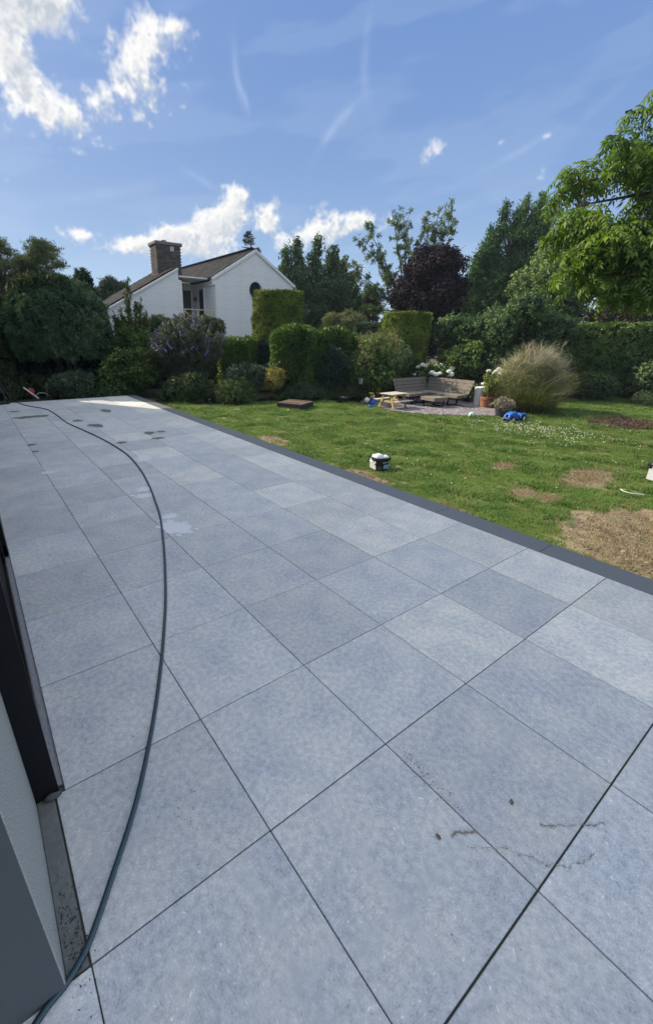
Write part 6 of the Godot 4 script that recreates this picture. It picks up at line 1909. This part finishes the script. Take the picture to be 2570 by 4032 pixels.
func small_things() -> void:
	# hose
	var path := [[-0.42,-0.82],[-0.306,-0.901],[-0.237,-0.944],[-0.180,-0.963],[-0.101,-1.011],[-0.023,-1.099],[0.069,-1.217],[0.161,-1.336],[0.255,-1.470],[0.361,-1.646],[0.481,-1.860],[0.619,-2.129],[0.801,-2.515],[1.026,-3.037],[1.309,-3.782],[1.601,-4.643],[1.754,-5.228],[1.910,-5.895],[2.068,-6.764],[2.166,-7.644],[2.176,-8.379],[2.112,-9.415],[1.991,-10.459],[1.838,-11.625],[1.812,-12.757],[1.765,-13.831],[1.647,-14.433],[1.465,-14.817],[1.287,-15.306],[1.193,-15.765]]
	var cv := Curve3D.new()
	for i in path.size():
		var p := Vector3(path[i][0], 0.0125, path[i][1])
		var a: Array = path[maxi(0, i - 1)]
		var c: Array = path[mini(path.size() - 1, i + 1)]
		var tn := Vector3(c[0] - a[0], 0, c[1] - a[1]) / 6.0
		cv.add_point(p, -tn, tn)
	var tail := [Vector3(1.12, 0.013, -16.2), Vector3(1.05, 0.0, -16.5), Vector3(0.98, 0.16, -16.9), Vector3(0.86, 0.5, -17.1), Vector3(0.72, 0.8, -17.2), Vector3(0.6, 0.92, -17.25), Vector3(0.5, 0.75, -17.3)]
	for i in tail.size():
		var a: Vector3 = tail[maxi(0, i - 1)]
		var c: Vector3 = tail[mini(tail.size() - 1, i + 1)]
		cv.add_point(tail[i], -(c - a) / 6.0, (c - a) / 6.0)
	cv.bake_interval = 0.06
	var pts := []
	for p in cv.get_baked_points():
		p.y = maxf(p.y, 0.0122) if p.z > -16.15 else p.y
		pts.append(p)
	var b := MB.new()
	b.tube(pts, [0.0122], 12)
	var hm := mat(Color(0.006, 0.03, 0.048), 0.3)
	var hose := thing("garden_hose", "dark teal garden hose snaking along the terrace", "hose")
	part(hose, "tube", b.mesh(), hm)
	b = MB.new()
	var off := []
	for i in pts.size():
		var d: Vector3 = (pts[mini(i + 1, pts.size() - 1)] - pts[maxi(0, i - 1)]).normalized()
		off.append(pts[i] + Vector3(0, 0.0075, 0) + d.cross(Vector3.UP) * 0.0085)
	b.tube(off, [0.0032], 6)
	part(hose, "side_stripe", b.mesh(), mat(Color(0.05, 0.11, 0.13), 0.3))
	# second loop hanging at the far left
	b = MB.new()
	b.tube([Vector3(0.55, 0.95, -17.2), Vector3(0.7, 0.7, -17.15), Vector3(0.82, 0.35, -17.1), Vector3(0.9, 0.05, -17.05), Vector3(0.84, -0.06, -17.0), Vector3(0.68, -0.05, -16.98), Vector3(0.5, 0.05, -16.95), Vector3(0.3, 0.3, -17.0)], [0.011], 8)
	single("hose_loop", b.mesh(), mat(Color(0.10, 0.13, 0.14), 0.4), "loop of grey hose hanging at the far left of the terrace", "hose")
	b = MB.new()
	b.lathe([Vector2(0, -0.1), Vector2(0.24, -0.1), Vector2(0.27, 0.2), Vector2(0.27, 0.85), Vector2(0.22, 0.95), Vector2(0, 0.98)], Vector3.ZERO, 20)
	single("water_barrel", b.mesh(), mat(Color(0.012, 0.022, 0.06), 0.4), "dark blue barrel at the far left edge where the hose ends", "barrel", Vector3(0.32, 0.0, -17.5))
	b = MB.new()
	b.box(Vector3(0.55, 0.022, -15.85), Vector3(0.75, 0.04, 0.12), Basis(Vector3.UP, 0.25), 0.015)
	single("black_bar", b.mesh(), M.black, "flat black bar lying on the far left of the terrace", "bar")
	# tool with a white tube and red disc just past the far edge
	var tl := thing("garden_tool", "garden tool with leaning white tube and red disc past the far terrace edge", "garden tool", Vector3(1.95, LAWN, -17.5))
	b = MB.new()
	b.tube([Vector3(-0.42, 0.42, 0), Vector3(-0.02, 0.02, 0.12)], [0.028, 0.032], 10)
	part(tl, "tube", b.mesh(), mat(Color(0.6, 0.58, 0.56), 0.4))
	b = MB.new()
	b.lathe([Vector2(0, 0.02), Vector2(0.10, 0.02), Vector2(0.12, 0.0), Vector2(0.10, -0.02), Vector2(0, -0.02)], Vector3(-0.2, 0.27, -0.05), 18, Basis(Vector3.RIGHT, PI / 2 - 0.2))
	part(tl, "disc", b.mesh(), mat(Color(0.35, 0.02, 0.02), 0.4))
	b = MB.new()
	b.tube([Vector3(-0.12, 0.08, 0), Vector3(0.02, 0.2, 0), Vector3(0.2, 0.2, 0.02), Vector3(0.36, 0.08, 0.04)], [0.02], 8)
	part(tl, "bow", b.mesh(), mat(Color(0.3, 0.32, 0.35), 0.35, 0.6))
	for q in [0.25, 0.3]:
		b = MB.new()
		b.tube([Vector3(q, 0.02, 0), Vector3(q + 0.07, 0.55, 0)], [0.009], 6)
		part(tl, "rod", b.mesh(), mat(Color(0.4, 0.4, 0.4), 0.35, 0.7))
	# buckets
	bucket("black rectangular bucket with white lettering standing on the lawn", Vector3(5.86, LAWN, -4.87), -0.25, 1.12, true)
	bucket("black bucket with pale label at the right edge of the picture", Vector3(9.45, LAWN, -1.74), -0.35, 1.4, false)
	# strap and scraps
	b = MB.new()
	b.tube([Vector3(0.08, 0.05, -0.02), Vector3(-0.02, 0.065, -0.06), Vector3(-0.08, 0.06, 0.0), Vector3(-0.06, 0.05, 0.09), Vector3(0.02, 0.045, 0.16), Vector3(0.1, 0.03, 0.22)], [0.007], 6)
	single("white_strap", b.mesh(), mat(Color(0.72, 0.72, 0.66), 0.6), "curled white plastic strap lying on the worn grass", "strap", Vector3(8.15, LAWN, -1.85))
	# foam left on the tiles
	var fo := tri_mat(noise_tex(0.09, [lin(0.55, 0.60, 0.64), lin(0.80, 0.83, 0.86), lin(0.90, 0.91, 0.92)], 97, 256, 4), Vector3(5, 5, 5), 0.35)
	fo.transparency = BaseMaterial3D.TRANSPARENCY_ALPHA
	fo.albedo_color = Color(1, 1, 1, 0.85)
	var k := 0
	for q in [[0.76, -7.46, 0.13, 0.09, 0.3, "small foam spot beside the second tile row on the left"], [1.80, -5.83, 0.13, 0.11, 0.0, "foam spot just right of the hose, upper one of the pair"], [1.70, -5.56, 0.14, 0.1, 0.2, "foam spot below the hose bend, lower one of the pair"], [1.73, -4.68, 0.11, 0.085, 0.0, "round foam spot above the big foam patch"], [1.66, -4.33, 0.17, 0.27, -0.35, "biggest white foam patch on the terrace, right of the hose"], [1.57, -5.66, 0.05, 0.04, 0.0, "tiny foam spot left of the hose bend"], [2.38, -7.48, 0.14, 0.26, 0.5, "faint foam smear at a tile corner further back"]]:
		k += 1
		var fm := MB.new()
		for w in 15:
			var ang := w * 2.4 + k
			var dist := 0.0 if w == 0 else 0.35 + 0.055 * w
			var sc := 0.72 if w == 0 else 0.36 - 0.017 * w
			var moved := Vector2(cos(ang) * q[2] * dist, sin(ang) * q[3] * dist).rotated(q[4])
			var ar: Array = puddle(q[0] + moved.x, q[1] + moved.y, q[2] * sc, q[3] * sc, q[4], 600 + k * 20 + w, 0.0016 + 0.0001 * w, 0.0012).surface_get_arrays(0)
			fm.v.append_array(ar[Mesh.ARRAY_VERTEX]); fm.n.append_array(ar[Mesh.ARRAY_NORMAL]); fm.uv.append_array(ar[Mesh.ARRAY_TEX_UV])
		single("foam_patch", fm.mesh(), fo, q[5], "foam patch", Vector3.ZERO, "white foam patches on the terrace")
	# old grey green residue on the far tiles
	var re := tri_mat(noise_tex(0.06, [lin(0.10, 0.105, 0.09), lin(0.17, 0.175, 0.15)], 98, 256, 4), Vector3(4, 4, 4), 0.8)
	k = 0
	for q in [[1.02, -13.08, 0.26, 0.2, 0.0, "wide dark residue patch on the far left tiles, left part"], [1.42, -13.1, 0.22, 0.19, 0.0, "wide dark residue patch on the far left tiles, right part"], [0.9, -14.25, 0.14, 0.12, 0.0, "dark residue spot on the far left tiles, furthest back"], [2.12, -11.9, 0.13, 0.15, 0.0, "dark residue spot right of the hose, on a far tile corner"], [2.38, -11.0, 0.16, 0.26, -0.2, "dark residue patch on the third tile column"], [3.17, -13.1, 0.13, 0.3, 0.0, "dark residue patch in the fourth tile column near the far end"], [2.39, -8.9, 0.11, 0.09, 0.0, "dark residue spot on a joint near the middle of the terrace"], [3.2, -9.5, 0.13, 0.16, 0.3, "dark residue patch, left one of three on the right side"], [3.48, -9.5, 0.1, 0.1, 0.0, "dark residue spot, rightmost of three on the right side"], [3.18, -8.88, 0.15, 0.08, 0.1, "dark residue streak, nearest of three on the right side"], [0.78, -9.66, 0.09, 0.08, 0.0, "small dark residue spot on the second tile column, further one"], [0.77, -9.03, 0.06, 0.06, 0.0, "small dark residue spot on the second tile column, nearer one"]]:
		k += 1
		single("residue_patch", puddle(q[0], q[1], q[2], q[3], q[4], 640 + k * 3, 0.0016, 0.0006), re, q[5], "dirt patch", Vector3.ZERO, "dark residue patches on the terrace")
	# stains on the near tiles
	var st := mat(Color(0.20, 0.18, 0.135), 0.7)
	k = 0
	for q in [[[[1.796, -0.266], [1.842, -0.229], [1.982, -0.139], [2.074, -0.083]], "thin brown stain line crossing the wide joint at the lower right"], [[[1.42, -0.41], [1.542, -0.316], [1.607, -0.235], [1.651, -0.165], [1.721, -0.109], [1.82, -0.08], [1.881, -0.068]], "winding brown stain line at the lower right tiles"], [[[1.399, -0.48], [1.44, -0.467], [1.482, -0.445], [1.52, -0.41]], "short dark stain squiggle left of the diagonal joint"]]:
		k += 1
		var line := []
		for i in q[0].size() - 1:
			for w in 6:
				var f := w / 6.0
				var x: float = lerpf(q[0][i][0], q[0][i + 1][0], f)
				var z: float = lerpf(q[0][i][1], q[0][i + 1][1], f)
				line.append(Vector3(x + 0.012 * nz.get_noise_2d(x * 900.0, z * 900.0), 0.0017, z + 0.012 * nz.get_noise_2d(x * 900.0 + 50.0, z * 900.0)))
		b = MB.new()
		rng.seed = 720 + k
		for i in 420:
			var at := rng.randf() * (line.size() - 1.01)
			var lp: Vector3 = line[int(at)].lerp(line[int(at) + 1], at - int(at))
			var sd := 0.0025 if i % 3 else 0.009
			lp += Vector3(rng.randfn(0, sd), -0.0004 + i * 0.0000005, rng.randfn(0, sd))
			var ra := rng.randf() * TAU
			var rl := rng.randf_range(0.001, 0.0032)
			var u := Vector3(cos(ra), 0, sin(ra)) * rl
			var w := Vector3(-sin(ra), 0, cos(ra)) * rl * 0.5
			b.quad(lp - u, lp - w, lp + u, lp + w, Vector3.UP)
		single("stain_line", b.mesh(), st, q[1], "stain", Vector3.ZERO, "brown stain lines on the near tiles")
	# specks of dirt, thickest along some joints
	rng.seed = 700
	var sp := MB.new()
	sp.blob(Vector3.ZERO, Vector3(0.003, 0.0006, 0.0014), nz, 0.5, 2.0, 5)
	var buf := PackedFloat32Array()
	var cnt := 0
	for q in [[1.545, -0.75, 0.022, 0.10, 320, 0.12], [0.1, -2.1, 0.04, 0.3, 90, 0.16], [0.55, -1.62, 0.05, 0.1, 60, 0.16], [0.42, -1.3, 0.06, 0.08, 70, 0.16], [0.35, -1.75, 0.04, 0.2, 60, 0.16], [2.3, -4.6, 0.2, 0.12, 420, 0.13], [2.0, -5.1, 0.25, 0.2, 240, 0.14], [0.02, -3.0, 0.02, 0.6, 120, 0.12], [-0.13, -1.1, 0.025, 0.1, 420, 0.05], [0.6, -3.7, 0.15, 0.2, 110, 0.16], [1.5, -1.7, 0.8, 1.0, 120, 0.15], [2.5, -3.5, 1.2, 2.0, 200, 0.15], [3.3, -7.0, 0.9, 2.5, 150, 0.15]]:
		for i in q[4]:
			var x: float = q[0] + rng.randfn(0, 1) * q[2]
			var z: float = q[1] + rng.randfn(0, 1) * q[3]
			if x < -0.16 or (x < -0.03 and z < -1.72): continue
			var a := rng.randf() * TAU
			var s := 0.35 + 1.5 * pow(rng.randf(), 3.0)
			var d: float = q[5] * rng.randf_range(0.7, 1.4)
			buf.append_array(PackedFloat32Array([cos(a) * s, 0, sin(a) * s, x, 0, s, 0, 0.0012, -sin(a) * s, 0, cos(a) * s, z, d, d * 0.97, d * 0.88, 1]))
			cnt += 1
	tag(multi(self, "dirt_specks", sp.mesh(), M.tilemat, cnt, buf), "dark dirt specks scattered on the terrace tiles", "dirt", "", "stuff")
	# two fallen leaves
	for q in [[1.773, -0.391, 0.5, "brown dry leaf on the tile at the lower right, the further one"], [1.344, -0.496, 1.6, "brown dry leaf left of the diagonal joint, the nearer one"]]:
		b = MB.new()
		for i in 5:
			var f0 := i / 5.0
			var f1 := (i + 1) / 5.0
			var w0 := 0.011 * sin(PI * (0.08 + 0.9 * f0))
			var w1 := 0.011 * sin(PI * (0.08 + 0.9 * f1))
			for s in [-1.0, 1.0]:
				b.quad(Vector3(f0 * 0.034, 0.003 + 0.004 * f0, 0), Vector3(f1 * 0.034, 0.003 + 0.004 * f1, 0), Vector3(f1 * 0.034, 0.009 + 0.004 * f1, s * w1), Vector3(f0 * 0.034, 0.009 + 0.004 * f0, s * w0), Vector3.UP)
		var lf := single("dry_leaf", b.mesh(), mat(Color(0.15, 0.105, 0.08), 0.8), q[3], "leaf", Vector3(q[0], 0.001, q[1]))
		lf.rotation.y = q[2]
		lf.scale = Vector3(0.85, 0.5, 0.85)
	# stones on the bare soil
	for q in [[5.74, -1.12, 0.035, "pale pebble on the bare soil beside the kerb, the left one"], [5.62, -0.88, 0.03, "pale pebble on the bare soil at the right edge"], [5.5, -1.3, 0.028, "dark clod on the bare soil touching the kerb"]]:
		b = MB.new()
		b.blob(Vector3.ZERO, Vector3(q[2], q[2] * 0.6, q[2] * 0.8), nz, 0.35, 2.0, 10)
		single("pebble", b.mesh(), mat(Color(0.36, 0.32, 0.26) if q[2] > 0.029 else Color(0.08, 0.06, 0.045), 0.9), q[3], "stone", Vector3(q[0], LAWN + 0.015, q[1]))
